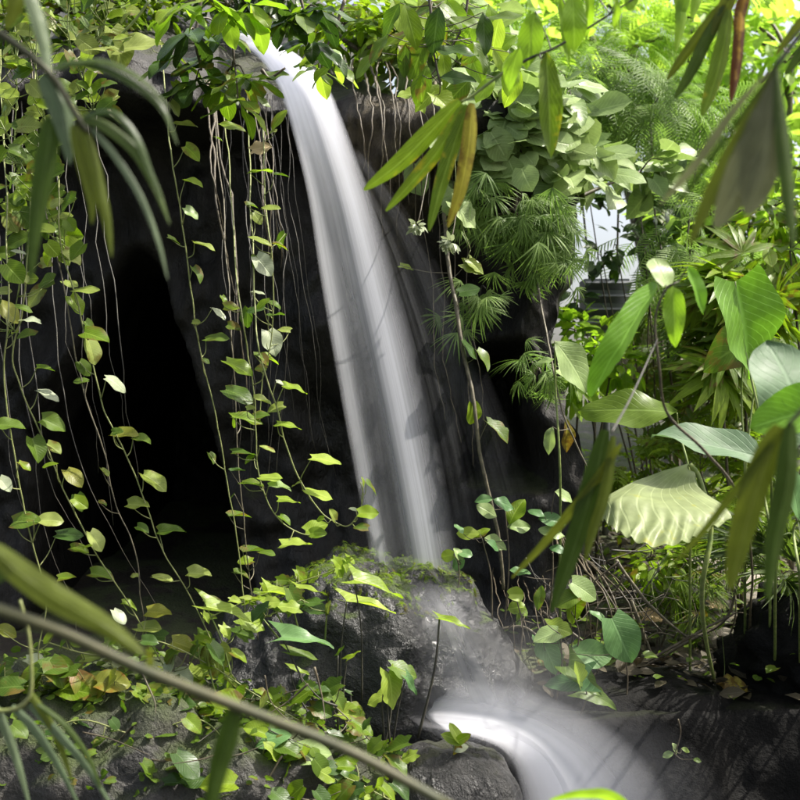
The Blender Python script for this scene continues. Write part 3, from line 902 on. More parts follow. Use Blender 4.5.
# ==================================================================== LEFT VINES
G_V = 'vines hanging in front of the cave'
vine('hanging_vine', 'long bare vine dropping down the left of the cave, few leaves near its top', 'vine', [(30, 50, 5.2), (38, 150, 4.4), (45, 205), (55, 245), (65, 290), (75, 350), (88, 400), (105, 455), (115, 500), (135, 550), (143, 600), (150, 650)],
     [(73, 257, 26, -30, 50), (60, 230, 20, -60, 60), (50, 215, 20, 200, 50)], 4.0, group=G_V, seed=1, mat='stem_grey')
vine('hanging_vine', 'slanting vine with pale leaves crossing the black cave mouth', 'vine', [(50, 60, 5.2), (55, 150, 4.4), (60, 200), (62, 250), (75, 300), (85, 345), (97, 385), (105, 410), (125, 450), (145, 500), (160, 545), (190, 600), (240, 700)],
     [(87, 289, 28, 0, 22, 'pale'), (77, 305, 24, -60, 50), (98, 336, 32, -8, 62), (93, 352, 26, -70, 60, 'pale'), (117, 383, 31, -35, 28, 'white'), (125, 432, 26, 8, 25, 'red'), (143, 439, 25, -15, 32, 'mid'),
      (156, 481, 32, -25, 32, 'pale'), (139, 505, 27, 5, 40, 'pale'), (172, 530, 30, 0, 40), (163, 577, 25, 5, 15), (200, 574, 29, 0, 34, 'pale'), (215, 602, 22, -25, 30)], 3.95, group=G_V, seed=2, mat='stem_y')
vine('hanging_vine', 'leafy vine with a reddening leaf left of the bare cave vine', 'vine', [(36, 60, 5.2), (32, 180, 4.2), (28, 250), (22, 310), (12, 355), (25, 395), (50, 450), (65, 490), (85, 530), (100, 560), (125, 600), (160, 660), (175, 690)],
     [(46, 368, 19, -5, 30), (49, 393, 27, -5, 22, 'white'), (54, 424, 26, -20, 50, 'mid'), (38, 450, 26, -60, 60), (55, 448, 20, -20, 40, 'pale'), (76, 477, 30, -40, 60, 'red'), (80, 503, 24, -60, 60, 'mid'),
      (97, 541, 22, -50, 40, 'pale'), (80, 548, 20, 0, 30), (103, 575, 28, -10, 40, 'mid'), (130, 605, 20, -10, 30)], 3.9, group=G_V, seed=3)
vine('hanging_vine', 'vine of broad dull leaves along the left frame edge', 'vine', [(0, 50, 5.2), (5, 180, 4.2), (8, 300), (4, 380), (14, 450), (28, 520), (45, 600), (38, 660), (60, 740)],
     [(17, 250, 22, 0, 30, 'white'), (16, 274, 28, -50, 70), (24, 307, 20, -10, 40), (32, 320, 25, -5, 16, 'white'), (10, 312, 32, -50, 50, 'red'), (12, 425, 30, 0, 60, 'mid'), (28, 520, 36, 5, 40, 'mid'), (52, 520, 22, -10, 60),
      (70, 535, 36, 5, 42, 'dark'), (67, 577, 20, 0, 50), (5, 485, 24, -50, 40, 'white'), (8, 632, 22, -20, 60, 'red'), (38, 663, 30, -12, 32, 'white'), (65, 699, 34, 0, 75, 'mid'), (99, 677, 18, 0, 40), (95, 697, 20, -10, 60, 'young')], 3.8, group=G_V, seed=4)
vine('hanging_vine', 'single slender vine with evenly spaced leaves on its right side, left of the root bundle', 'vine', [(160, 40, 4.8), (165, 90, 4.5), (172, 150), (180, 215), (190, 290), (200, 350), (212, 400), (225, 470), (240, 560), (245, 620)],
     [(180, 88, 20, -45, 60, 'young'), (188, 126, 24, 0, 15), (193, 152, 20, -40, 60, 'lime'), (194, 182, 25, 0, 28, 'young'), (192, 213, 22, -40, 50, 'greyleaf'), (205, 245, 24, -5, 15), (198, 275, 22, -45, 35), (220, 312, 22, -30, 20, 'white'), (217, 336, 24, 8, 30)], 4.15, group=G_V, seed=5)
vine('hanging_vine', 'vine with two shiny white leaves hanging beside the brown root tuft', 'vine', [(262, 120, 4.7), (265, 195, 4.4), (270, 240), (274, 290), (272, 340), (262, 380), (260, 420)],
     [(262, 170, 27, 0, 12, 'young'), (282, 175, 22, 0, 18), (252, 205, 15, 0, 30, 'mid'), (262, 240, 26, 0, 24), (281, 245, 16, -10, 14), (264, 266, 28, -60, 75, 'white'), (255, 262, 18, -100, 60, 'mid'), (258, 291, 18, 0, 20, 'white'),
      (275, 305, 22, -15, 40, 'mid'), (247, 318, 24, -110, 75, 'mid'), (273, 343, 27, -60, 75, 'white'), (270, 358, 24, 0, 25), (255, 310, 20, 190, 40, 'dark'), (277, 314, 18, 5, 20, 'mid')], 4.2, group=G_V, seed=6)
vine('hanging_vine', 'long vine whose lower end curves right to a pointed lime leaf', 'vine', [(222, 95, 5.4), (232, 200, 4.5), (238, 300), (246, 350), (252, 385), (256, 425), (258, 460), (266, 495), (280, 520), (300, 533), (318, 536)],
     [(240, 368, 36, -20, 25), (240, 393, 38, -8, 35, 'mid'), (263, 401, 20, -10, 25, 'pale'), (248, 420, 32, -5, 25), (245, 452, 32, -5, 15), (268, 448, 20, 0, 10), (272, 477, 24, 0, 22, 'young'), (254, 483, 24, 0, 12, 'mid'), (280, 485, 26, -5, 30, 'greyleaf'), (290, 499, 25, 5, 25, 'young'), (317, 527, 28, 20, 55, 'young'), (297, 544, 33, 0, 18, 'young')],
     4.0, group=G_V, seed=7, drop=.05)
vine('hanging_vine', 'vine with a hooked tip turning upward in front of the waterfall foot', 'vine', [(246, 95, 5.4), (252, 220, 4.4), (258, 330), (264, 365), (276, 405), (288, 450), (305, 490), (320, 512), (335, 522), (348, 526), (357, 516), (364, 498), (361, 482)],
     [(282, 385, 13, -25, 20, 'white'), (296, 388, 24, -5, 32, 'lime'), (290, 424, 32, 0, 22, 'young'), (327, 460, 37, -5, 22, 'young'), (320, 494, 38, -8, 16, 'young'), (333, 514, 14, 100, 50, 'pale'), (369, 513, 22, -5, 62, 'lime'), (352, 509, 10, 160, 30, 'white'), (363, 482, 12, 100, 30, 'young', 'ellip')],
     3.95, group=G_V, seed=8, drop=.05)
vine('hanging_vine', 'faint thin vine with small dim leaves between the cave and the long curved vines', 'vine', [(214, 95, 5.4), (225, 240, 4.6), (232, 330), (236, 400), (238, 460), (245, 520), (250, 590), (258, 640)],
     [(240, 515, 24, 0, 12, 'mid'), (255, 550, 27, 0, 12, 'mid'), (242, 574, 22, -10, 12, 'mid'), (268, 551, 20, -5, 10, 'mid'), (238, 470, 18, 0, 15, 'dark')], 4.3, group=G_V, seed=9, r=.003, mat='stem_grey')

# roots hanging from the lip
def root_bundle(label, spec, Y, mat, seed, r=.004, name='root_bundle', cat='roots', gr='root bundles hanging from the rock lip', top=None):
    rr = random.Random(seed)
    p0 = at(*spec[0][0], Y)
    root = thing(name, p0, label, cat, gr)
    for (a, c_, e) in spec:
        b = MB()
        pts = [at(a[0], a[1], top or Y), at(c_[0], c_[1], Y + rr.uniform(-.08, .08)), at(e[0], e[1], Y + rr.uniform(-.08, .08))]
        b.tube(jitter(crom(pts, 12), .035, rr.random() * 90), r * rr.uniform(.7, 1.3), r * .3, 5)
        b.build('root', M[mat], root)
    return root


root_bundle('thick grey twisted roots hanging from the rock lip left of the waterfall', [((206, 80), (212, 165), (224, 240)), ((210, 80), (216, 190), (240, 320)), ((212, 80), (236, 280), (245, 420))], 4.75, 'stem_b', 1, .0065, top=5.5)
root_bundle('dense fine dark roots trailing in front of the cave wall', [((222 + i * 5, 100), (226 + i * 6 + (i % 4) * 3, 290), (234 + i * 5, 440 + (i * 37) % 70)) for i in (0, 1, 3, 4, 6, 7, 9)], 4.75, 'stem_k', 2, .003, top=5.5)
root_bundle('reddish brown root tuft hanging close to the waterfall edge', [((254 + i * 3, 95), (262 + i * 3, 190), (268 + i * 2, 250 + (i * 17) % 50)) for i in range(5)], 4.75, 'stem_b', 3, .0038, top=5.4)
root_bundle('pale threads of root hanging straight beside the falling water', [((270 + i * 4, 95), (281 + i * 6, 260), (297 + i * 9 + (i % 2) * 8, 430 + i * 12)) for i in range(5)], 4.95, 'stem_k', 4, .002, top=5.4)
root_bundle('long thin dry roots hanging at the far left under the leaves', [((50 + i * 11, 70), (66 + i * 12, 300), (84 + i * 14, 420 + (i * 53) % 150)) for i in range(5)] + [((-8 + i * 9, 60), (8 + i * 10, 420), (36 + i * 22, 540 + (i * 53) % 120)) for i in (0, 2, 3, 6)], 4.45, 'stem_k', 5, .003, top=5.5)
root_bundle('bundle of dark roots clinging to the brown rock right of the fall', [((352 + i * 8, 60), (360 + i * 8 + (i * 7) % 5, 120), (362 + i * 9, 180 + (i * 29) % 60)) for i in range(10)], 5.28, 'stem_b', 6, .006, top=5.75)
root_bundle('thin roots hanging down the dark wall beside the pillar', [((420 + i * 13, 90), (432 + i * 13, 320), (446 + i * 14, 420 + (i * 23) % 60)) for i in range(4)], 5.25, 'stem_b', 7, .004, top=5.8)
vine('climbing_stem', 'knotty brown stem hanging down the dark wall right of the waterfall', 'vine', [(436, 80, 5.9), (440, 150, 5.3), (445, 225, 5.2), (450, 280, 5.1), (458, 320, 5.0), (468, 370, 4.95), (474, 410, 4.9), (484, 470, 4.9), (498, 530, 4.9), (505, 590, 4.9)],
     [(473, 414, 29, -80, 80, 'lime', 'round'), (499, 431, 31, -45, 50, 'mid', 'ivy'), (476, 267, 28, -40, 60, 'pale', 'ivy'), (470, 290, 28, 10, 60, 'dark'), (470, 350, 26, -60, 40, 'dark'), (484, 360, 26, -50, 50, 'mid'), (407, 268, 18, -10, 60, 'young')], 5.0, mat='stem_grey', r=.011, seed=31)
vine('climbing_stem', 'thin stem on the pillar foot carrying two drooping yellowish leaves', 'vine', [(530, 200, 5.6), (540, 300, 5.3), (550, 350, 5.1), (562, 410, 5), (575, 440, 5), (590, 470, 5)],
     [(549, 440, 30, -95, 75, 'greyleaf', 'ellip'), (569, 436, 36, -80, 75, 'yellowing', 'ellip'), (545, 360, 24, 190, 40, 'greyleaf', 'ellip'), (575, 380, 40, -30, 45, 'greyleaf')], 5.0, mat='stem_grey', r=.005, seed=32)

# ==================================================================== TOP LEFT FOLIAGE
k = 0
for (pts, ex, lab) in [
    ([(10, -30), (18, 60), (14, 150), (22, 250), (15, 330)], 34, 'leafy curtain vine at the far left top with round bright leaves'),
    ([(40, -30), (36, 70), (48, 140), (40, 220)], 30, 'leafy curtain vine behind the drooping bamboo blades'),
    ([(75, -30), (70, 30), (84, 80), (92, 110)], 26, 'short leafy vine with bright round leaves above the bamboo node'),
    ([(0, 120), (30, 180), (55, 225), (70, 260)], 22, 'sprawling vine with small lime leaves under the dark hanging blade'),
    ([(110, -20), (105, 20), (95, 50)], 18, 'short vine with shiny leaves beside the big pale leaf')]:
    vine('curtain_vine', lab, 'vine', pts, [], 4.3 - .1 * k, extra=int(ex * 1.5), spread=28, size=(13, 25), kind='round' if k % 2 else 'heart', mats=('lime', 'young', 'mid', 'mid', 'pale'), rnd_face=(25, 80), seed=60 + k, group='leafy curtain vines in the top left corner', mat='stem_g')
    k += 1
bl = thing('broad_leaf_plant', at(140, 15, 4.6), 'two large pale leaves folded together on top of the rock lip', 'plant')
hero(bl, 140, 45, 4.6, 48, 10, 50, 'round', 'pale', W=.75, tilt=.1); hero(bl, 118, 48, 4.6, 40, -70, 45, 'heart', 'pale')
b = MB(); b.tube(crom(pp([(150, 0), (135, 20), (118, 38)], 4.62), 5), .006); b.build('stem', M['stem_g'], bl)


def whorl_branch(label, pts, nodes_, Y, mats, L, seed, kind='obov', name='leafy_branch', group=None, n=7, r=.009, droop=-.3, mat='stem_b'):
    rr = random.Random(seed)
    path = jitter(crom(pp(pts, Y), 8), .01, seed)
    root = thing(name, path[0], label, 'branch', group)
    b = MB(); b.tube(path, r, r * .5, 6)
    for (px, py) in nodes_:
        c = at(px, py, Y + rr.uniform(-.1, .1))
        q = min(path, key=lambda p: (p - c).length)
        b.tube(crom([q, q.lerp(c, .5) + V((0, 0, .02)), c], 4), r * .5, r * .35, 5)
        for i in range(n):
            a = 2 * math.pi * (i + rr.random() * .6) / n
            ax = V((math.cos(a), math.sin(a) * .8, rr.uniform(-.5, .35) + droop))
            nn = V((rr.uniform(-.3, .3), -.35 + rr.uniform(-.3, .3), 1))
            leaf_obj(root, kind, rr.choice(mats), c, ax, nn, L * rr.uniform(.75, 1.2) / F * Y)
    b.build('stem', M[mat], root)
    return root


GB = 'leafy branches hanging in from above'
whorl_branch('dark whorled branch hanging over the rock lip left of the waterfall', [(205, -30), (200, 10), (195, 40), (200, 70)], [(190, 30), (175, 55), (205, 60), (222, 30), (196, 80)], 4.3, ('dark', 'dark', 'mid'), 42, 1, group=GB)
whorl_branch('bright whorled sprig just left of the waterfall head', [(225, 10), (232, 40), (235, 65)], [(232, 70), (246, 78), (222, 85), (238, 100)], 4.25, ('lime', 'mid', 'mid'), 38, 2, group=GB, n=6)
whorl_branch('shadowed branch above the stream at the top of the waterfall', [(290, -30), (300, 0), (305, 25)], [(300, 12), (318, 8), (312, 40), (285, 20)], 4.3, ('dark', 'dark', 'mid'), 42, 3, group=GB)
whorl_branch('small branch with pale green leaves touching the pouring water', [(345, 0), (335, 30), (325, 50)], [(322, 45), (335, 62), (318, 68)], 4.6, ('lime', 'greyleaf', 'young'), 30, 4, group=GB, n=5)
whorl_branch('topmost bright branch above the dark whorls', [(240, -40), (235, -10), (228, 5)], [(225, 8), (250, 4), (210, -2), (180, 4)], 4.0, ('lime', 'bright'), 44, 5, group=GB, n=6)
whorl_branch('little sprig of two leaves crossing the pouring water', [(262, 70), (270, 78), (285, 68)], [], 4.6, ('lime',), 30, 6, group=GB)
lb = [x for x in COL.objects if x.get('label', '').startswith('little sprig')][0]
for q in [(272, 75, 34, 25, 50, 'mid'), (305, 65, 24, 10, 50, 'mid'), (278, 118, 28, 65, 60, 'lime'), (262, 100, 22, -30, 45, 'mid'), (232, 125, 28, -5, 50, 'lime')]:
    hero(lb, q[0], q[1], 4.6, q[2], q[3], q[4], 'ellip', q[5])
fl = thing('dead_leaf', at(260, 146, 4.6), 'crumpled orange dead leaf caught on the roots beside the waterfall', 'leaf')
leaf_obj(fl, 'ivy', 'dead', at(252, 150, 4.6), V((1, 0, .3)), V((0, -1, .4)), 20 / F * 4.6)

# branch of elliptical leaves top centre
def leaf_branch(label, pts, leaves, Y, mats, seed, kind='ellip', r=.006, mat='stem_b', name='leafy_branch', group=GB, W=None):
    rr = random.Random(seed)
    path = jitter(crom(pp(pts, Y), 8), .006, seed)
    root = thing(name, path[0], label, 'branch', group)
    b = MB(); b.tube(path, r, r * .45, 6)
    for q in leaves:
        hero(root, q[0], q[1], Y + rr.uniform(-.12, .12), q[2], q[3], q[4], q[6] if len(q) > 6 else kind, q[5] if len(q) > 5 else rr.choice(mats), path, b, drop=.02, W=W)
    b.build('stem', M[mat], root)
    return root


leaf_branch('hanging branch of broad pointed green leaves at top centre', [(425, -30), (430, 10), (432, 45), (437, 70), (440, 85)],
            [(412, 25, 46, -70, 70), (435, 30, 48, -100, 75, 'dark'), (390, 20, 40, -120, 60), (418, 57, 48, -115, 70, 'mid'), (457, 52, 44, -5, 50, 'dark'), (458, 80, 38, -10, 62, 'dark'), (404, 60, 34, -95, 60), (398, 35, 38, 200, 40), (425, 8, 40, 200, 50),
             (450, 12, 40, -30, 50), (468, 22, 36, -15, 50, 'mid'), (485, 33, 42, -85, 70, 'dark'), (505, 16, 38, 10, 40, 'mid'), (378, 50, 36, -120, 50), (365, 65, 34, 230, 55), (420, 90, 30, -100, 50, 'lime'), (480, 55, 38, -60, 40, 'mid'), (446, 105, 30, -40, 60, 'young', 'ivy')], 3.6, ('lime', 'mid', 'mid'), 1, W=1.05)
leaf_branch('bright translucent sprays behind the broad pointed leaves', [(470, -30), (465, 20), (450, 50), (420, 90)],
            [(400 + (i * 37) % 120, 5 + (i * 23) % 95, 34 + (i * 7) % 12, -40 - (i * 53) % 110, 55 + (i * 11) % 30, ('bright', 'young', 'lime')[i % 3]) for i in range(24)], 4.1, ('bright',), 2, W=1.15)
leaf_branch('long twig slanting up to the right with one dark hanging leaf at its middle', [(505, 72), (530, 58), (560, 45), (610, 14), (650, -12)],
            [(512, 68, 44, -110, 60, 'bright'), (530, 40, 60, -100, 70, 'bright'), (550, 104, 104, -86, 75, 'spotted', 'hang'), (566, 30, 70, -82, 80, 'bright', 'lance'), (592, 10, 60, -85, 80, 'bright', 'lance'), (575, 20, 60, -85, 70, 'bright'), (618, 5, 50, -80, 70, 'bright', 'lance')], 2.6, ('bright',), 3, r=.004, mat='stem_k')
leaf_branch('sprig of small lime leaves on the brown rock right of the fall', [(420, 80), (410, 90), (430, 100)], [(408, 95, 24, 190, 50, 'young', 'ivy'), (422, 100, 26, -60, 60, 'young', 'ivy'), (437, 92, 24, 20, 50, 'lime', 'ivy')], 4.9, ('young',), 4)


def leaflet_fan(label, node, blades, Y, stem=None, name='palm_leaf', cat='palm leaf', prof=None, group=None, stem_mat_='stem_g', part='leaflet', r=.004):
    root = thing(name, at(node[0], node[1], Y), label, cat, group)
    for q in blades:
        strap(root, q['p'], Y, q['w'], q['m'], part, face=q.get('f', 65), prof=prof, fold=q.get('fold', .25), seed=int(q['p'][0][0]))
    if stem:
        b = MB(); b.tube(crom(pp(stem, Y), 6), r, r * .7, 8); b.build('stem', M[stem_mat_], root)
    return root


def B(p, w, m, f=65, fold=.25): return dict(p=p, w=w, m=m, f=f, fold=fold)


lancep = lambda v: max(.02, math.sin(math.pi * min(1, v * .97 + .02) ** .75) ** .55)
leaflet_fan('drooping palm leaf with yellow spotted tips in front of the rock right of the fall', (472, 95),
            [B([(460, 101), (425, 138), (396, 166), (364, 190)], 20, 'spotted'), B([(464, 105), (440, 148), (412, 182), (386, 211)], 15, 'spotted'), B([(468, 105), (452, 150), (440, 190), (429, 231)], 17, 'spotted'), B([(472, 103), (470, 140), (461, 190), (448, 227)], 17, 'yellowing')],
            2.6, stem=[(507, 70), (488, 84), (472, 96), (461, 102)], prof=lancep)
leaflet_fan('palm leaf with browning narrow leaflets hanging from the top edge right of centre', (728, -5),
            [B([(722, 4), (700, 35), (680, 62), (667, 80)], 12, 'olive'), B([(726, 5), (705, 45), (690, 75), (675, 98)], 15, 'blade_dark'), B([(730, 10), (722, 55), (712, 90), (702, 116)], 20, 'spotted'), B([(742, 0), (740, 40), (736, 75), (731, 102)], 15, 'orange'), B([(748, -10), (742, 10), (735, 35)], 16, 'orange'), B([(735, -10), (725, 10), (712, 35)], 18, 'olive')],
            2.3, stem=[(745, -60), (738, -20), (728, 0)], prof=lancep)
leaflet_fan('bright backlit leaflets hanging at the top edge above the far trees', (690, -25),
            [B([(690, -20), (684, 5), (676, 22)], 14, 'bright'), B([(676, -20), (682, 15), (676, 52)], 14, 'bright'), B([(700, -20), (697, 0), (692, 18)], 13, 'bright'), B([(640, -20), (632, 0), (628, 10)], 16, 'bright')],
            2.6, stem=[(620, -30), (660, -24), (705, -22)], prof=lancep)
leaflet_fan('withered fan leaf folded down close at the upper right, brown with a dark edge', (776, 66),
            [B([(776, 66), (768, 120), (748, 170), (716, 228)], 44, 'brownblade', 75), B([(776, 66), (770, 120), (762, 170), (748, 215)], 44, 'brownblade', 80), B([(776, 66), (782, 120), (788, 180), (794, 248)], 20, 'stem_dark_blade' if 'stem_dark_blade' in M else 'blade_dark', 70), B([(770, 70), (735, 110), (700, 160), (660, 205)], 12, 'brownblade', 60), B([(768, 76), (735, 125), (700, 175), (672, 210)], 7, 'blade_dark', 60), B([(775, 70), (745, 130), (715, 190), (690, 245)], 22, 'olive', 60)],
            1.35, stem=[(830, 0), (800, 35), (776, 66)], prof=lambda v: max(.03, math.sin(math.pi * min(1, v * .93 + .05) ** 1.25) ** .7), stem_mat_='stem_k', r=.005)
leaflet_fan('narrow green leaflets entering at the right edge above the withered leaf', (800, 30),
            [B([(812, 10), (795, 30), (776, 55)], 10, 'olive'), B([(815, 30), (800, 55), (785, 75)], 12, 'blade_dark')], 2.2, stem=[(830, 5), (815, 12), (810, 28)], prof=lancep)
# close bamboo-like plant, top left
bladep = lambda v: max(.03, math.sin(math.pi * min(1, v * .98 + .02) ** .55) ** .6)
leaflet_fan('close drooping bamboo shoot with long blades in the top left corner', (55, 78),
            [B([(52, 68), (80, 62), (120, 75), (160, 105), (178, 145)], 13, 'blade', 50), B([(60, 66), (100, 60), (140, 78), (172, 110)], 10, 'blade', 45), B([(82, 118), (105, 125), (135, 150), (155, 185), (170, 225)], 14, 'blade', 55), B([(85, 115), (112, 112), (135, 135), (150, 170), (162, 200)], 11, 'blade', 50),
             B([(92, 128), (115, 155), (140, 195), (158, 240), (168, 280)], 8, 'blade_pale', 55), B([(74, 125), (82, 160), (92, 200), (92, 225)], 13, 'olive', 65), B([(84, 130), (95, 170), (106, 215), (112, 258)], 14, 'olive', 65), B([(52, 118), (46, 160), (36, 220), (30, 285)], 22, 'blade_dark', 70),
             B([(46, 74), (58, 100), (66, 130), (70, 165)], 26, 'blade_pale', 60), B([(28, -10), (40, 25), (46, 55), (50, 75)], 16, 'blade_pale', 55), B([(20, -10), (14, 10), (6, 30)], 16, 'olive', 60)],
            1.5, stem=[(-20, 20), (20, 48), (52, 76), (78, 118), (88, 132)], name='bamboo_shoot', cat='bamboo', part='blade', prof=bladep, stem_mat_='cane', r=.0055)

# ==================================================================== CREEPERS AND SEEDLINGS, LOWER LEFT
def umbrella_plant(label, leaves, Y, mats=('young',), stem='stem_k', kind='arrow', seed=0, name='seedling', cat='plant', group=None, r=.004, gdrop=None):
    """leaves: (px, py, L, ang, face, foot px, foot py[, mat, kind])"""
    rr = random.Random(seed)
    base = at(leaves[0][5], leaves[0][6], Y)
    root = thing(name, base, label, cat, group)
    b = MB()
    for q in leaves:
        yy = Y + rr.uniform(-.05, .05)
        mt = q[7] if len(q) > 7 else rr.choice(mats)
        kd = q[8] if len(q) > 8 else kind
        o = hero(root, q[0], q[1], yy, q[2] * .88, q[3], q[4] * .65, kd, mt, W=.8 if kd == 'arrow' else None)
        a = o.location + root.location
        ft = at(q[5], q[6], Y)
        b.tube(crom([ft, ft.lerp(a, .55) + V((rr.uniform(-.02, .02), 0, .01)), a], 6), r, r * .6, 6)
    b.build('stem', M[stem], root)
    return root


GS = 'seedlings on the wet rocks'
umbrella_plant('seedling with two flat pale lobed leaves above the boulder face', [(380, 588, 62, -18, 32, 362, 700, 'young'), (372, 604, 58, -6, 14, 340, 715, 'young')], 4.2, seed=1, group=GS)
umbrella_plant('tall black-stemmed seedling with one pale leaf beside the white spill', [(455, 622, 36, -10, 18, 418, 738, 'young')], 4.22, seed=2, group=GS, r=.006)
umbrella_plant('seedling with a large bluish arrow leaf in front of the boulder', [(308, 638, 60, -3, 40, 315, 715, 'teal'), (304, 655, 36, -10, 30, 318, 720, 'mid'), (300, 672, 24, -20, 25, 312, 720, 'young')], 4.0, seed=3, group=GS)
umbrella_plant('seedling with bright lobed leaves left of the black stem', [(393, 690, 42, -75, 70, 385, 745, 'young', 'ivy'), (405, 672, 32, -25, 50, 390, 745, 'lime', 'ivy'), (412, 686, 26, -60, 60, 392, 748, 'teal', 'arrow'), (378, 697, 30, 200, 30, 384, 748, 'young', 'ivy')], 4.05, seed=4, group=GS)
umbrella_plant('seedling with one long pale leaf pointing right near the cave foot', [(232, 613, 60, -14, 30, 235, 690, 'young')], 3.9, seed=5, group=GS, stem='stem_g')
umbrella_plant('round cupped pale leaf on a thin stalk among the creepers', [(220, 662, 36, -80, 75, 226, 720, 'pale', 'round'), (205, 660, 24, -100, 60, 224, 722, 'pale', 'round')], 3.85, seed=6, group=GS, stem='stem_g')
umbrella_plant('seedling with narrow lime leaves along the crest of the boulder', [(288, 594, 46, -8, 18, 292, 640, 'young'), (312, 588, 36, -6, 20, 300, 636, 'young'), (262, 598, 36, 8, 14, 280, 640, 'lime'), (328, 608, 20, 80, 60, 325, 640, 'pale', 'ellip')], 4.2, seed=7, group=GS, stem='stem_g')
umbrella_plant('rounded grey-green leaf low behind the slanting cane', [(275, 738, 38, 10, 45, 285, 780, 'teal', 'heart'), (290, 748, 34, -20, 40, 288, 782, 'mid', 'heart'), (255, 728, 26, 150, 50, 283, 780, 'lime', 'heart')], 3.7, seed=8, group=GS, stem='stem_g')
umbrella_plant('pale veined leaf lying in front of the seedlings at lower centre', [(312, 752, 44, 10, 50, 318, 790, 'greyleaf', 'heart')], 3.7, seed=9, group=GS, stem='stem_g')
umbrella_plant('upright bare black stems with tiny leaves in front of the wet boulder', [(341, 650, 14, 60, 40, 338, 735, 'mid'), (354, 655, 18, 30, 40, 346, 735, 'lime'), (346, 690, 12, 150, 40, 342, 735, 'dark')], 4.1, seed=10, group=GS, r=.005)
vine('creeping_vine', 'creeping vine with white-backed leaves trailing over the mossy rock', 'vine', [(40, 640), (100, 655), (150, 640), (200, 660), (250, 690), (300, 720)],
     [(160, 612, 34, -8, 42, 'red'), (150, 626, 30, 0, 30, 'pale'), (186, 646, 34, -10, 45, 'red'), (140, 691, 30, 0, 34, 'white'), (120, 617, 24, -40, 35, 'white'), (172, 663, 22, 60, 50, 'white'), (185, 675, 22, -20, 35, 'white'), (205, 640, 24, 10, 30, 'lime'), (240, 655, 24, -10, 30, 'lime')], 3.85, extra=16, size=(14, 26), mats=('mid', 'lime', 'dark', 'pale'), seed=41, group='creepers on the mossy rock')
vine('creeping_vine', 'low creeper with heart leaves along the bottom left of the mossy rock', 'vine', [(20, 740), (80, 720), (140, 735), (200, 720), (240, 760), (290, 790)],
     [(165, 728, 30, 0, 50, 'mid'), (147, 771, 18, -80, 70, 'pale', 'round'), (190, 740, 26, -60, 50, 'lime'), (20, 765, 20, 0, 60, 'white'), (100, 740, 20, 40, 50, 'mid'), (160, 780, 24, 10, 30, 'lime')], 3.65, extra=14, size=(12, 26), mats=('mid', 'lime', 'dark'), seed=42, group='creepers on the mossy rock')
vine('creeping_vine', 'tangled creeper with small leaves between the cane and the boulder', 'vine', [(210, 690), (260, 700), (310, 690), (350, 720), (380, 750), (420, 770)],
     [], 3.95, extra=46, spread=28, size=(12, 28), mats=('mid', 'lime', 'dark', 'young', 'mid'), seed=43, group='creepers on the mossy rock', mat='stem_grey', kind='ivy')
vine('creeping_vine', 'creeper with small bright leaves below the cane at the bottom centre', 'vine', [(250, 760), (300, 765), (350, 780), (390, 800)],
     [], 3.7, extra=40, spread=30, size=(12, 28), mats=('mid', 'lime', 'dark', 'young'), seed=44, group='creepers on the mossy rock', kind='heart')
vine('creeping_vine', 'fine creeper along the mossy crest of the boulder', 'vine', [(205, 620), (250, 600), (290, 585), (335, 570), (345, 560)],
     [], 4.25, extra=20, spread=8, size=(8, 16), mats=('young', 'lime'), seed=45, group='creepers on the mossy rock', kind='ivy', drop=.02)


vine('creeping_vine', 'creeper with broad dull leaves over the left end of the mossy rock', 'vine', [(-10, 690), (50, 675), (110, 690), (170, 700), (230, 715)],
     [], 3.8, extra=50, spread=28, size=(20, 36), mats=('mid', 'mid', 'lime', 'dark', 'red'), seed=46, group='creepers on the mossy rock')
vine('creeping_vine', 'creeper with broad leaves and dry runners along the bottom edge of the mossy rock', 'vine', [(90, 790), (140, 765), (200, 775), (250, 790), (310, 800)],
     [], 3.6, extra=36, spread=28, size=(20, 34), mats=('mid', 'lime', 'dark', 'dark'), seed=47, group='creepers on the mossy rock', mat='stem_grey')
vine('creeping_vine', 'leggy creeper climbing from the mossy rock toward the boulder crest', 'vine', [(170, 720), (200, 670), (240, 630), (280, 610), (300, 600)],
     [], 4.1, extra=22, spread=20, size=(14, 28), mats=('mid', 'lime', 'young', 'dark'), seed=48, group='creepers on the mossy rock', kind='ivy')


def ground_cover(name, label, n, fn, kind, mat, L, seed, up=1.0):
    rr = random.Random(seed); b = MB(); tp = simple_tpls(kind)
    for i in range(n):
        q = fn(rr)
        if q is None: continue
        p, nrm = q
        ax = V((rr.uniform(-1, 1), rr.uniform(-1, 1), rr.uniform(-.1, .5)))
        b.add(*rot_tpl(tp[rr.randrange(len(tp))], ax, nrm + V((rr.uniform(-.5, .5), rr.uniform(-.5, .5), 0)), p, L * rr.uniform(.5, 1.4)), r=rr.random())
    return tag(b.build(name, M[mat]), label, kind='stuff')


deps = bpy.context.evaluated_depsgraph_get()


def dropper(x0, x1, y0, y1, names, lift=.02, zmax=6):
    obs = [o for o in COL.objects if o.type == 'MESH' and o.parent is None and o.name.split('.')[0] in names]
    def f(rr):
        x, y = rr.uniform(x0, x1), rr.uniform(y0, y1)
        best = None
        for o in obs:
            ok, loc, nr, _ = o.ray_cast(V((x, y, zmax)), V((0, 0, -1)))
            if ok and (best is None or loc.z > best[0].z): best = (loc, nr)
        if best is None or best[0].z < -.5 or best[1].z < .15: return None
        return best[0] + V((0, 0, lift * rr.random())), best[1]
    return f


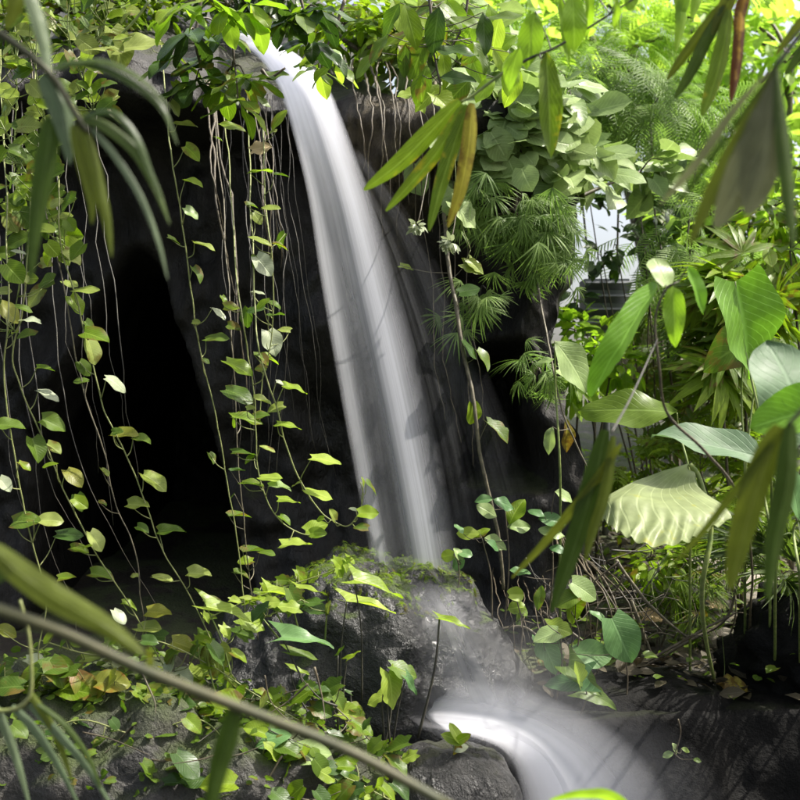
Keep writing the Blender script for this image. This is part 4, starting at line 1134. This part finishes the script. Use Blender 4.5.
bpy.context.view_layer.update()
ground_cover('moss', 'tiny moss and seedling leaves over the mossy rocks at lower left', 1700, dropper(-2.2, .05, 3.3, 4.6, ('mossy_rock',), .05), 'heart', 'mid', .03, 1)
ground_cover('moss_tufts', 'bright moss cushions on the crown of the wet boulder', 1500, lambda rr, f=dropper(-.62, .5, 4.4, 5.1, ('boulder',), .012): (lambda q: q if q and q[0].z > .74 + .05 * noise.noise(q[0] * 9) else None)(f(rr)), 'tuft', 'lime', .022, 2)
ground_cover('leaf_litter', 'brown fallen leaves littering the garden bank', 2600, dropper(.3, 3.4, 4.75, 9.5, ('ground', 'bank', 'flat_rock'), .05), 'ellip', 'litter', .09, 3)
ground_cover('ground_cover', 'small green plants covering the sunny garden floor', 1300, dropper(.8, 4.2, 6.5, 11, ('ground',), .16), 'ellip', 'lime', .1, 4)
ground_cover('undergrowth', 'low shaded seedlings between the roots right of the boulder', 300, dropper(.15, 2.4, 4.75, 6.2, ('ground', 'bank', 'flat_rock'), .22), 'heart', 'mid', .05, 5)
# twigs
rr = random.Random(5)
for i, (p, lab) in enumerate([([(488, 660), (492, 635), (520, 627), (540, 640)], 'bent pale twig arching over the beige fallen leaf'), ([(540, 612), (580, 640), (600, 660)], 'thin brown twig slanting behind the yellowish blade tip'),
                              ([(615, 560), (650, 605), (690, 640)], 'long bare stick lying diagonally in the leaf litter'), ([(640, 670), (690, 640), (725, 620), (738, 575), (740, 545)], 'curved dark stick rising from the litter toward the blades'),
                              ([(632, 600), (645, 640), (650, 655)], 'short pale stick standing in the litter'), ([(600, 690), (650, 660), (700, 630), (730, 615)], 'long dark stick at the foot of the bank'), ([(752, 565), (775, 578), (805, 592)], 'smooth green-grey stick above the black rock'),
                              ([(650, 690), (680, 700), (640, 712), (610, 708)], 'fallen forked twig at the brink of the black bank')]):
    b = MB(); Yt = 5.2 - .1 * (i % 3)
    path = jitter(crom(pp(p, Yt), 7), .02, i)
    b.tube(path, .009, .005, 6)
    q = path[len(path) // 2]
    b.tube(crom([q, q + V((.05, -.03, .04)), q + V((.12, -.05, .03))], 4), .004, .002, 5)
    tag(b.build('twig', M['stem_grey' if i % 2 == 0 else 'stem_b']), lab, 'twig', 'twigs on the garden bank')
for (px, py, Y, L, mt, lab) in [(490, 662, 4.75, 26, 'dead', 'beige curled fallen leaf resting at the edge of the white water'), (738, 688, 4.85, 30, 'yellowing', 'single yellow fallen leaf lying on the brink of the black bank'),
                                (655, 617, 5.4, 24, 'dead', 'pale fallen leaf in the middle of the leaf litter'), (720, 604, 5.6, 20, 'dead', 'upright beige fallen leaf beside the small grey stone')]:
    o = leaf_obj(None, 'ivy', mt, at(px - L / 2, py, Y), V((1, .3, .05)), V((0, -.6, .8)), L / F * Y, name='fallen_leaf')
    tag(o, lab, 'leaf', 'fallen leaves lying singly')
bud = thing('curled_leaf', at(458, 765, 4.0), 'curled yellow leaf with a white tip standing on the round black rock', 'leaf')
for (px, py, L, a, f, mt, nm) in [(456, 738, 24, 115, 40, 'young', 'blade'), (453, 742, 24, 150, 60, 'young', 'blade'), (463, 742, 18, 30, 70, 'lime', 'blade'), (461, 752, 18, 10, 70, 'white', 'tip'), (458, 757, 20, -80, 60, 'yellowing', 'sheath')]:
    o = hero(bud, px, py - 4, 3.95, L, a, f, 'broad', mt, W=1.3); o.name = nm

# ==================================================================== RIGHT MIDDLE SEEDLINGS
GR = 'leafy seedlings on the bank right of the boulder'
def sprig(label, leaves, Y, foot, stem='stem_b', kind='ellip', mats=('teal', 'greyleaf', 'mid'), seed=0, W=1.4):
    rr = random.Random(seed)
    tops = leaves[0]
    path = crom([at(foot[0], foot[1], Y), at((foot[0] + tops[0]) / 2 + 4, (foot[1] + tops[1]) / 2, Y), at(tops[0], tops[1] + 6, Y)], 10)
    root = thing('seedling', path[0], label, 'plant', GR)
    b = MB(); b.tube(path, .004, .0025, 6)
    for q in leaves:
        hero(root, q[0], q[1], Y + rr.uniform(-.06, .06), q[2], q[3], q[4], q[6] if len(q) > 6 else kind, q[5] if len(q) > 5 else rr.choice(mats), path, b, drop=.02, W=W)
    b.build('stem', M[stem], root)
    return root


sprig('seedling with paired green leaves against the dark wall foot', [(505, 503, 24, -15, 50, 'teal'), (484, 499, 18, 180, 50), (487, 510, 24, -25, 65, 'greyleaf'), (516, 510, 32, 65, 60, 'lime'), (497, 543, 28, -20, 50, 'greyleaf'), (520, 527, 26, 0, 50, 'greyleaf')], 4.75, (505, 620), seed=1)
sprig('seedling with a pale leaf and small shoots left of the paired leaves', [(482, 532, 18, 40, 45, 'lime'), (468, 533, 24, 175, 50, 'young'), (460, 528, 14, 120, 40), (495, 545, 18, -30, 40, 'teal')], 4.7, (492, 620), seed=2)
sprig('tiny rosette of round leaves beside the falling water', [(458, 553, 13, 100, 50, 'greyleaf', 'round'), (447, 556, 13, 190, 70, 'young', 'round'), (466, 553, 13, 0, 30, 'teal', 'round'), (458, 564, 15, -70, 60, 'teal', 'round')], 4.6, (452, 610), seed=3, W=1)
sprig('seedling with flat grey-green leaves under the dark hanging blades', [(552, 519, 28, 0, 50, 'teal'), (552, 531, 28, -5, 40, 'greyleaf'), (566, 496, 24, -20, 50, 'greyleaf'), (537, 512, 18, 150, 40), (558, 548, 18, 0, 40, 'teal'), (520, 571, 22, -5, 30, 'teal')], 4.8, (545, 640), seed=4)
sprig('small seedling with lime round leaves near the arching twig', [(517, 595, 16, 0, 55, 'young', 'round'), (516, 607, 16, 180, 40, 'young', 'round'), (522, 610, 14, -20, 40, 'lime', 'round'), (518, 617, 12, -90, 40, 'lime', 'round')], 4.7, (520, 655), seed=5, W=1)
sprig('seedling with drooping veined leaves over the water edge', [(560, 628, 26, -15, 55, 'young', 'ivy'), (550, 655, 38, -60, 62, 'teal', 'ivy'), (545, 635, 26, 190, 40, 'greyleaf', 'heart'), (540, 598, 26, 80, 60, 'mid', 'ellip')], 4.65, (556, 700), seed=6, W=1)
sprig('broad teal leaves leaning over the white spill', [(585, 680, 44, -40, 55, 'mid', 'arrow'), (565, 684, 46, 195, 50, 'teal', 'arrow'), (600, 696, 40, -20, 50, 'mid', 'arrow'), (578, 672, 24, 100, 40, 'young', 'ivy')], 4.62, (580, 716), seed=7, W=1)
sprig('two broad blurred green leaves in the hollow under the roots', [(622, 640, 48, -65, 70, 'teal', 'heart'), (594, 654, 36, 0, 50, 'teal', 'heart')], 4.72, (625, 712), seed=8, W=1)
sprig('seedling with a yellow-green heart leaf at the middle of the bank', [(575, 612, 32, -70, 60, 'lime', 'heart'), (585, 590, 30, -30, 50, 'greyleaf', 'heart'), (565, 600, 24, 200, 50, 'mid', 'heart'), (600, 615, 24, -20, 30, 'teal')], 4.8, (575, 660), seed=9, W=1)
sprig('tiny hanging sprig with pale leaves on the black bank face', [(675, 748, 12, -60, 50, 'greyleaf'), (668, 755, 12, 200, 50, 'greyleaf'), (686, 750, 10, -20, 40, 'mid'), (697, 760, 9, -10, 40, 'mid')], 4.57, (678, 719), seed=10)
# roots down the right of the boulder
root_bundle('tangle of pinkish brown roots hanging from the bank right of the boulder', [((545 + i * 2, 500 + i * 6), (570 + i * 6 + (i % 3) * 6, 590), (575 + i * 9, 655 + (i * 13) % 40)) for i in range(9)], 5.0, 'stem_b', 8, .006, gr='roots on the bank', top=6.0)
root_bundle('loose dry rootlets over the dark soil right of the mist', [((490 + i * 8, 560 + (i % 3) * 8), (503 + i * 8, 620), (510 + i * 9, 668 + (i * 7) % 20)) for i in range(8)], 4.8, 'stem_b', 9, .003, gr='roots on the bank', top=6.0)

def tangle(label, x0, x1, y0, y1, Y, n, seed, ln, mats):
    rr = random.Random(seed)
    root = thing('twig_tangle', at((x0 + x1) / 2, y1, Y), label, 'twigs', 'heaps of twigs and dry roots')
    for i in range(n):
        yy = Y + rr.uniform(-.25, .35)
        a = at(rr.uniform(x0, x1), rr.uniform(y0, y1), yy); th = rr.uniform(0, 6.28); L = ln * rr.uniform(.4, 1.2)
        d = V((math.cos(th), rr.uniform(-.4, .4), math.sin(th) * .8)) * L
        side = V((rr.uniform(-.3, .3), rr.uniform(-.2, .2), rr.uniform(-.3, .1))) * L
        b = MB(); b.tube(crom([a - d * .5, a + side * .5, a + d * .5], 7), .0038 * rr.uniform(.5, 1.5), .001, 5)
        b.build('twig', M[rr.choice(mats)], root)
    return root


tangle('heap of dark twigs and dry roots on the bank under the dying leaf', 600, 745, 560, 690, 5.2, 42, 1, .34, ('stem_b', 'stem_k', 'stem_k', 'stem_g'))
tangle('thicket of thin brown roots beside the hanging dark blades', 530, 640, 540, 660, 5.05, 34, 2, .3, ('stem_k', 'stem_k', 'stem_b'))
tangle('loose dry stems over the creepers on the mossy rock', 90, 330, 690, 790, 3.72, 26, 3, .2, ('stem_grey', 'stem_b', 'stem_k'))

# ==================================================================== RIGHT: BROAD LEAVES
pl = leaf_branch('arching plant with a long glossy leaf half white with shine', [(748, 640, 5.15), (752, 575, 4.3), (742, 505, 3.3), (705, 452, 2.85), (668, 415, 2.68), (659, 370, 2.6), (655, 320, 2.6), (665, 290, 2.6), (675, 283, 2.6)],
                 [(672, 317, 62, -92, 80, 'bright', 'broad'), (696, 290, 50, -70, 60, 'pleat', 'broad'), (663, 268, 34, 100, 60, 'greyleaf', 'round')], 2.6, ('pleat',), 11, r=.005, mat='stem_b', name='broad_leaf_plant', group=None, W=.85)
pl['category'] = 'plant'
strap(pl, [(657, 286, 2.72), (640, 312, 2.64), (620, 345, 2.58), (604, 372, 2.58), (591, 397, 2.62)], 2.6, 40, 'pleat', 'leaf', 50, prof=lambda v: max(.03, math.sin(math.pi * min(1, v * .97 + .02) ** .9) ** .6), fold=.35)
GL = 'large garden leaves at the right'
def big_leaf(label, q, Y, kind, mat, foot, W=None, stem='stem_g', group=GL, tilt=.1):
    Yb = max(Y, 5.15); xb = (foot[0] - 400) / F * Yb; soil = V((xb, Yb, gz(xb, Yb) - .02))
    root = thing('broad_leaf_plant', soil, label, 'plant', group)
    for a in q:
        o = hero(root, a[0], a[1], Y, a[2], a[3], a[4], kind, a[5] if len(a) > 5 else mat, W=W, tilt=tilt)
        p = o.location + root.location
        b = MB(); ft = at(foot[0], foot[1], Y); b.tube(crom(([soil, soil.lerp(ft, .5) + V((0, 0, .12))] if Yb - Y > .05 or soil.z < ft.z - .05 else []) + [ft, ft.lerp(p, .6) + V((0, .05, .03)), p], 6), .0065, .0035, 7)
        b.build('stem', M[stem], root)
    return root


big_leaf('big heart leaf with fanned veins glowing yellow green at the right', [(748, 330, 100, -75, 62)], 4.2, 'heart', 'pleat', (770, 470), W=1.05)
big_leaf('big smooth blue-grey leaf cut by the right edge', [(798, 385, 105, 100, 72)], 2.6, 'round', 'gloss', (815, 520), W=.95)
big_leaf('bright pleated leaf below the blue-grey one at the right edge', [(800, 412, 95, 190, 55)], 2.5, 'round', 'pleat', (830, 520), W=.62)
big_leaf('pale flat grey-green leaf just above the huge dying leaf', [(710, 444, 112, 165, 38)], 3.6, 'broad', 'gloss', (775, 560), W=1.15)
big_leaf('shaded broad green leaf behind the glossy one', [(630, 405, 95, 170, 45)], 4.4, 'broad', 'mid', (690, 480), W=1.2)
big_leaf('grey-green oval leaf standing on the pillar foot', [(575, 365, 62, -50, 60)], 4.7, 'ellip', 'greyleaf', (560, 470), W=1.5)
big_leaf('bluish upright leaf at the right edge beside the dark blades', [(796, 490, 60, 95, 60)], 3.4, 'broad', 'teal', (800, 580), W=1.2)
big_leaf('broad green leaf under the big heart leaf', [(735, 345, 70, 200, 50), (760, 370, 60, -60, 50, 'bright')], 4.8, 'heart', 'mid', (745, 480))
# dying leaf: crown and hanging ribbed margin
dl = thing('dying_leaf', at(716, 688, 5.1), 'huge pale dying leaf with a drooping ribbed margin, left of the olive blades', 'leaf')
inner = [(690, 462, 3.55), (688, 466, 3.55), (690, 470, 3.55), (695, 472, 3.55)]
crest0 = [(640, 478, 3.6), (655, 486, 3.55), (680, 490, 3.52), (700, 490, 3.5)]
crest = [(602, 500, 3.5), (622, 500, 3.42), (665, 508, 3.36), (705, 512, 3.36), (731, 514, 3.4)]
marg = [(598, 516, 3.42), (622, 533, 3.26), (655, 543, 3.17), (690, 538, 3.19), (720, 526, 3.3)]
mid_ = [(600, 509, 3.45), (622, 517, 3.33), (660, 526, 3.27), (697, 526, 3.28), (728, 521, 3.36)]
allr = loft([pp(inner), pp(crest0), pp(crest), pp(mid_), pp(marg)], 120, 28, wob=.012)
V_ = np.array(allr[0]); U_ = np.array(allr[2])
k_ = np.clip((U_[:, 1] - .45) / .55, 0, 1)
V_[:, 1] += .010 * k_ * np.sin(U_[:, 0] * 6.283 * 11 + 2.5 * np.sin(U_[:, 0] * 9)); V_[:, 2] += .006 * k_ * np.sin(U_[:, 0] * 6.283 * 11 + .8)
b = MB(); b.add(V_, allr[1], U_[:, ::-1] * np.array([.5, 1]) + np.array([.5, 0])); b.build('blade', M['dying'], dl)
b = MB(); b.tube(crom(pp([(716, 688, 5.1), (706, 640, 4.2), (702, 590, 3.55), (711, 530, 3.52), (700, 480, 3.55), (690, 464, 3.55)]), 6), .008); b.build('stem', M['stem_g'], dl)
# close blurred blades
leaflet_fan('close blurred dark blades hanging left of the dying leaf', (615, 420),
            [B([(622, 444), (590, 490), (548, 540), (512, 578)], 13, 'olive', 60), B([(606, 430), (592, 490), (572, 555), (552, 612)], 25, 'blade_dark', 70), B([(614, 436), (607, 490), (594, 530), (585, 562)], 15, 'olive', 60)],
            2.0, stem=[(612, 432, 2.0), (632, 395, 2.3), (657, 340, 2.6)], prof=lancep, name='palm_leaf', stem_mat_='stem_k', r=.0025)
leaflet_fan('close blurred olive blades hanging at the right over the dying leaf', (785, 425),
            [B([(786, 428), (745, 480), (710, 525), (676, 562)], 13, 'olive', 60), B([(780, 426), (760, 480), (742, 540), (730, 590)], 33, 'olive', 75), B([(792, 424), (788, 480), (776, 540), (768, 600)], 28, 'blade_dark', 70)],
            1.5, stem=[(830, 395), (805, 408), (788, 425)], prof=lancep, name='palm_leaf', stem_mat_='cane')
# slanting cane with leaves, bottom left
cn = thing('cane', at(-25, 602, 1.25), 'close blurred cane slanting across the bottom left', 'cane')
b = MB(); b.tube(crom(pp([(-25, 602), (60, 632), (147, 672), (250, 712), (350, 752), (450, 806)], 1.25), 6), .0078, .006, 10); b.build('stem', M['cane'], cn)
strap(cn, [(-10, 545), (20, 572), (60, 600), (105, 625), (146, 656)], 1.25, 27, 'olive', 'leaf', 65, prof=lancep)
strap(cn, [(236, 708), (228, 740), (218, 775), (206, 830)], 1.25, 24, 'blade_dark', 'leaf', 65, prof=lancep)
strap(cn, [(147, 670), (150, 660), (148, 645)], 1.25, 8, 'stem_leaf' if 'stem_leaf' in M else 'olive', 'leaf', 65)
strap(cn, [(-30, 560), (-5, 565), (14, 572)], 1.25, 46, 'blade', 'leaf', 70)
leaflet_fan('pale narrow grass blades fanning down in the bottom left corner', (28, 698),
            [B([(-4, 706), (8, 735), (20, 770), (32, 815)], 9, 'blade_pale', 60), B([(12, 706), (35, 730), (58, 765), (84, 815)], 9, 'blade_pale', 60), B([(30, 704), (55, 730), (85, 765), (118, 815)], 9, 'blade_pale', 60), B([(32, 700), (65, 725), (90, 760), (105, 800)], 6, 'blade', 60), B([(28, 690), (48, 720), (62, 750), (75, 790)], 8, 'olive', 60)],
            1.9, stem=[(-10, 711), (15, 709), (30, 695), (31, 660), (28, 630), (20, 600)], name='grass_tuft', cat='grass', part='blade', prof=bladep, stem_mat_='stem_y')
leaflet_fan('tip of a bright leaf poking up at the bottom edge', (600, 830), [B([(640, 830), (615, 800), (585, 795), (550, 800)], 16, 'bright', 60)], 1.8, stem=[(650, 860), (645, 840), (640, 830)], name='grass_tuft', cat='grass', part='blade', prof=lancep)

# ==================================================================== CLIFF-TOP AND PILLAR PLANTS
GT = 'plants growing on top of the cliff'
def T(px, py, Y): return at(px, py, Y)
shrub('shrub', 'dense small-leaved shrub on the cliff at the far left top', 'shrub', at(20, 60, 5.9), [(10, 30, 5.7, 60, 60, .4), (60, 10, 5.9, 60, 40, .4)], 'ellip', 'mid', .1, 700, GT, seed=1, sr=.02)
shrub('shrub', 'bright shrub on the cliff behind the big pale leaves', 'shrub', at(120, 45, 6.2), [(110, 5, 6.2, 60, 40, .4), (150, -10, 6.4, 50, 30, .4)], 'ellip', 'lime', .1, 500, GT, seed=2, sr=.02)
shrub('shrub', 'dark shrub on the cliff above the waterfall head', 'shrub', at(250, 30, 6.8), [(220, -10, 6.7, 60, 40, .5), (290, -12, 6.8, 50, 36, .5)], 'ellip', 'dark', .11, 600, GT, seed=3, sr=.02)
shrub('shrub', 'sunlit shrub on the cliff right of the waterfall head', 'shrub', at(360, 50, 6.0), [(345, 25, 6.1, 36, 28, .35), (390, 40, 5.9, 36, 24, .3)], 'ellip', 'lime', .1, 380, GT, seed=4, sr=.015)
shrub('shrub', 'pale leafy shrub behind the hanging pointed leaves', 'shrub', at(430, 90, 6.2), [(420, 55, 6.2, 50, 40, .4), (470, 50, 6.4, 46, 50, .4)], 'heart', 'greyleaf', .12, 420, GT, seed=5, sr=.015)
GP = 'climbers covering the pillar'
shrub('climber', 'climber with pale round overlapping leaves on the pillar top', 'climber', at(500, 180, 5.6), [(490, 120, 5.5, 40, 40, .2), (520, 150, 5.5, 45, 34, .2)], 'round', 'greyleaf', .13, 200, GP, seed=6, face=1.2, droop=.5)
shrub('climber', 'climber with broad pale leaves on the right shoulder of the pillar', 'climber', at(570, 200, 5.9), [(575, 170, 5.8, 60, 30, .25), (552, 95, 5.75, 34, 22, .3), (562, 135, 5.8, 16, 40, .3), (640, 172, 6.2, 40, 22, .3)], 'ivy', 'greyleaf', .17, 170, GP, seed=7, face=1.0, droop=.4)
shrub('fern', 'feathery fern hanging down the front of the pillar', 'fern', at(520, 190, 5.5), [(500, 215, 5.35, 40, 34, .15), (535, 235, 5.35, 36, 40, .15), (542, 262, 5.4, 18, 14, .1)], 'tuft', 'fern', .13, 170, GP, seed=8, face=1.0, droop=1.2, up=.4)
shrub('fern', 'grey feathery fern spray low on the pillar front', 'fern', at(480, 300, 5.3), [(478, 300, 5.3, 24, 24, .12)], 'tuft', 'fern', .12, 22, GP, seed=9, face=1.0, droop=1.2, up=.4, stem='stem_k')
shrub('fern', 'small narrow-leaved tuft at the pillar foot', 'fern', at(535, 385, 5.2), [(535, 378, 5.15, 20, 20, .1)], 'tuft', 'fern', .13, 20, GP, seed=10, face=.8, droop=.7, up=.4)
cl = vine('climber', 'two large pale leaves under the yellow leaflet tips', 'climber', [(452, 90, 5.8), (455, 160, 5.2), (462, 220, 5.1), (470, 250, 5.1)], [(465, 215, 40, -45, 65, 'greyleaf', 'ivy'), (452, 205, 30, -100, 60, 'greyleaf', 'ivy'), (474, 268, 26, -30, 65, 'pale', 'ivy')], 5.1, seed=81, group=GP)
for (px, py, lab) in [(417, 226, 'left of two crumpled grey seed heads hanging in front of the wall'), (450, 243, 'right of two crumpled grey seed heads hanging in front of the wall')]:
    root = thing('seed_head', at(px, py, 4.9), lab, 'seed head', 'grey seed heads')
    rr = random.Random(px); b = MB(); tp = simple_tpls('broad')
    for i in range(34):
        d = V((rr.gauss(0, 1), rr.gauss(0, 1), rr.gauss(0, 1) - .3)).normalized()
        b.add(*rot_tpl(tp[i % 6], d + V((rr.uniform(-.6, .6), rr.uniform(-.6, .6), -.5)), d, at(px, py, 4.9) + V((d.x, d.y, d.z * .7)) * .014, rr.uniform(.03, .055), .05), r=rr.random())
    b.build('scales', M['white'], root)
    b = MB(); b.tube(crom(pp([(px + 16, 95, 5.75), (px + 14, 150, 5.2), (px + 5, py - 22, 4.95), (px, py, 4.9)], 4.9), 6), .0028); b.build('stem', M['stem_b'], root)

# ==================================================================== GARDEN BEHIND
GG = 'shrubs in the garden behind'
def gp(px, Y): 
    x = (px - 400) / F * Y
    return V((x, Y, gz(x, Y) - .03))


shrub('fern', 'bluish feathery bush above the pillar, left part', 'fern', gp(600, 8.2), [(570, 90, 8, 50, 36, .5), (620, 75, 8.4, 50, 34, .5)], 'frond', 'fern', .42, 190, GG, seed=21, droop=.5)
shrub('fern', 'feathery bush right of the bluish one, over the dark gap', 'fern', gp(680, 8.4), [(650, 110, 8.2, 46, 32, .5), (700, 130, 8.6, 50, 40, .5)], 'frond', 'fern', .4, 170, GG, seed=22, droop=.5)
shrub('shrub', 'dark-leaved shrub framing the white gap of sky', 'shrub', gp(655, 7.6), [(574, 300, 7.5, 14, 14, .2), (616, 245, 7.5, 10, 26, .2), (590, 203, 7.6, 34, 8, .3), (640, 205, 7.5, 20, 30, .3), (602, 258, 7.5, 16, 9, .2), (652, 250, 7.6, 16, 30, .3)], 'ellip', 'dark', .12, 230, GG, seed=23, sr=.008, face=.5)
shrub('shrub', 'sunny yellow-green shrub below the slatted box', 'shrub', gp(590, 7.2), [(575, 330, 7.2, 20, 24, .3), (580, 375, 7.0, 26, 34, .3), (612, 362, 7.3, 26, 24, .3)], 'ellip', 'bright', .13, 300, GG, seed=24)
shrub('palm', 'feathery palm in the middle of the garden', 'palm', gp(700, 7.5), [(690, 250, 7.2, 50, 34, .4), (720, 280, 7.4, 40, 34, .4), (660, 235, 7.4, 30, 30, .3)], 'frond', 'fern', .42, 120, GG, seed=25, droop=.6)
shrub('palm', 'fan-leaved palm behind the big heart leaf', 'palm', gp(735, 6.2), [(735, 290, 6.2, 40, 30, .3), (770, 320, 6.2, 40, 40, .3), (720, 360, 6, 36, 30, .3)], 'fan', 'lime', .3, 90, GG, seed=26, droop=.3, face=.6)
shrub('shrub', 'mid green shrub behind the glossy long leaf', 'shrub', gp(690, 8), [(690, 350, 7.6, 40, 34, .4), (650, 310, 8.2, 30, 24, .4), (710, 395, 7, 40, 30, .4)], 'leaflets', 'mid', .26, 190, GG, seed=27)
shrub('shrub', 'bright undergrowth below the dying leaf', 'shrub', gp(660, 5.6), [(650, 560, 5.6, 40, 22, .25), (700, 560, 5.8, 36, 22, .25)], 'ellip', 'lime', .08, 260, GG, seed=28, sr=.006)
shrub('shrub', 'leafy shrub at the right edge behind the blue-grey leaf', 'shrub', gp(790, 6.6), [(790, 250, 6.6, 40, 50, .4), (770, 210, 6.8, 30, 30, .4)], 'ellip', 'lime', .18, 240, GG, seed=29)
shrub('shrub', 'low green plants on the sunny slope under the heart leaf', 'shrub', gp(720, 6.2), [(700, 470, 6.2, 50, 40, .3), (640, 470, 6.4, 40, 34, .3), (760, 480, 6, 36, 50, .3)], 'leaflets', 'lime', .2, 220, GG, seed=30, sr=.006)
shrub('grass_tuft', 'clump of grassy blades on the black rock at the right edge', 'grass', at(775, 600, 5.0), [(775, 575, 5.0, 30, 30, .15)], 'tuft', 'blade', .3, 22, GG, seed=31, droop=-.6, stems=False)
shrub('shrub', 'feathery dark plant left of the black rock', 'shrub', gp(715, 5.5), [(690, 590, 5.5, 36, 28, .2), (730, 560, 5.6, 30, 34, .2)], 'tuft', 'mid', .16, 70, GG, seed=32, sr=.006)
# tall trees behind, each with trunk and crown
GTREE = 'trees behind the garden'
trees = [
    (470, 12.5, 'bright tree behind the pillar, leftmost of the tall ones', [(460, 20, 12.5, 70, 60, 1), (520, 60, 12.3, 50, 60, 1)], 'ellip', 'glow', .3, 520),
    (675, 14.0, 'sunlit bamboo clump behind the bluish feathery bush', [(580, -10, 14, 90, 60, 1.2), (610, 60, 14, 80, 50, 1)], 'frond', 'glow', .75, 330),
    (690, 15.0, 'pale glowing tree behind the hanging browning leaflets', [(690, 10, 15, 90, 70, 1.3), (660, 90, 15, 80, 50, 1), (740, 100, 15, 70, 60, 1)], 'ellip', 'glow', .34, 900),
    (780, 13.5, 'light green tree at the right edge behind the withered leaf', [(790, 60, 13.5, 80, 80, 1.2), (770, 170, 13.5, 60, 60, 1)], 'ellip', 'glow', .3, 700),
    (700, 12.0, 'mid green tree seen through the garden gap', [(690, 190, 12, 40, 40, .8), (720, 220, 12, 40, 50, .8), (665, 335, 12, 40, 30, .8)], 'leaflets', 'mid', .4, 260),
    (740, 11.0, 'leafy tree behind the feathery palm', [(740, 220, 11, 60, 50, .8), (780, 300, 11, 60, 60, .8), (715, 320, 11, 40, 50, .8)], 'ellip', 'glow', .26, 620),
    (860, 12.0, 'tree beyond the right frame edge', [(860, 150, 12, 70, 120, 1.2), (880, 350, 12, 70, 80, 1)], 'ellip', 'glow', .3, 500),
]
for i, (px, Y, lab, blobs, kd, mt, L, n) in enumerate(trees):
    shrub('tree', lab, 'tree', gp(px, Y), blobs, kd, mt, L, n, GTREE, seed=50 + i, sr=.09, part='crown', stemname='trunk')

# slatted metal box on a post
bx = thing('slatted_box', gp(606, 8.0), 'dark grey slatted metal box on a post below the gap of white sky', 'metal box')
m, nt, nd, lk = nodes('grey metal')
bs = N(nt, 'ShaderNodeBsdfPrincipled', Roughness=0.45, Metallic=0.3); nz = N(nt, 'ShaderNodeTexNoise', Scale=30.0, Detail=3.0)
lk.new(mixc(nt, nz.outputs[0], (0.16, 0.165, 0.18), (0.3, 0.31, 0.34)), bs.inputs['Base Color'])
o_ = N(nt, 'ShaderNodeOutputMaterial'); lk.new(bs.outputs[0], o_.inputs[0])
M['metal'] = m


def bxm(b, c, hx, hy, hz, ty=0.0):
    vs = []
    for sx in (-1, 1):
        for sy in (-1, 1):
            for sz in (-1, 1):
                y = sy * hy; z = sz * hz
                vs.append((c.x + sx * hx, c.y + y * math.cos(ty) - z * math.sin(ty), c.z + y * math.sin(ty) + z * math.cos(ty)))
    b.add(vs, [(0, 1, 3, 2), (4, 6, 7, 5), (0, 4, 5, 1), (2, 3, 7, 6), (0, 2, 6, 4), (1, 5, 7, 3)])


c0 = at(604, 308, 8.0)
b = MB(); bxm(b, c0, .16, .12, .2); b.build('body', M['metal'], bx, smooth=False)
for i in range(4):
    b = MB(); bxm(b, c0 + V((0, -.15, -.14 + .095 * i)), .165, .05, .008, -.5); b.build('slat', M['metal'], bx, smooth=False)
b = MB(); p0 = gp(606, 8.0); b.tube([p0, V((p0.x, 8.0, c0.z - .19))], .03, .03, 8); b.build('post', M['metal'], bx)

# ==================================================================== WORLD, SUN, CAMERA
sun_dir = V((0.56, 0.09, 0.82)).normalized()
elev = math.asin(sun_dir.z); azim = math.atan2(sun_dir.x, sun_dir.y)
w = bpy.data.worlds.new('World'); sc.world = w; w.use_nodes = True
nt = w.node_tree; nt.nodes.clear()
sky = nt.nodes.new('ShaderNodeTexSky'); sky.sky_type = 'NISHITA'; sky.sun_disc = False
sky.sun_elevation = elev; sky.sun_rotation = azim; sky.air_density = 1.0; sky.dust_density = 6.0; sky.ozone_density = 0.6
bg = nt.nodes.new('ShaderNodeBackground'); bg.inputs[1].default_value = SKY
wo = nt.nodes.new('ShaderNodeOutputWorld')
hs = nt.nodes.new('ShaderNodeHueSaturation'); hs.inputs['Saturation'].default_value = 0.6
nt.links.new(sky.outputs[0], hs.inputs['Color']); nt.links.new(hs.outputs[0], bg.inputs[0]); nt.links.new(bg.outputs[0], wo.inputs[0])
sl = bpy.data.lights.new('sun', 'SUN'); sl.energy = SUN; sl.angle = math.radians(SANG); sl.color = (1, .95, .86)
so = bpy.data.objects.new('sun', sl); COL.objects.link(so)
so.rotation_euler = sun_dir.to_track_quat('Z', 'Y').to_euler(); so.location = (0, 0, 12)

cam = bpy.data.cameras.new('camera'); co = bpy.data.objects.new('camera', cam); COL.objects.link(co)
co.location = (0, 0, CAMZ); co.rotation_euler = (math.pi / 2, 0, 0)
cam.sensor_width = 36; cam.lens = 36 * F / 800; cam.clip_end = 500; cam.clip_start = .05
cam.dof.use_dof = True; cam.dof.focus_distance = 4.4; cam.dof.aperture_fstop = 4.0
sc.camera = co
vs_ = sc.view_settings
sc.display_settings.display_device = 'sRGB'
vs_.view_transform = 'Standard'; vs_.look = 'None'; vs_.exposure = EXPO; vs_.gamma = 1; vs_.use_curve_mapping = False
sc.render.engine = 'CYCLES'
sc.cycles.max_bounces = 8; sc.cycles.transparent_max_bounces = 24; sc.cycles.use_denoising = True
sc.cycles.volume_step_rate = 2.0
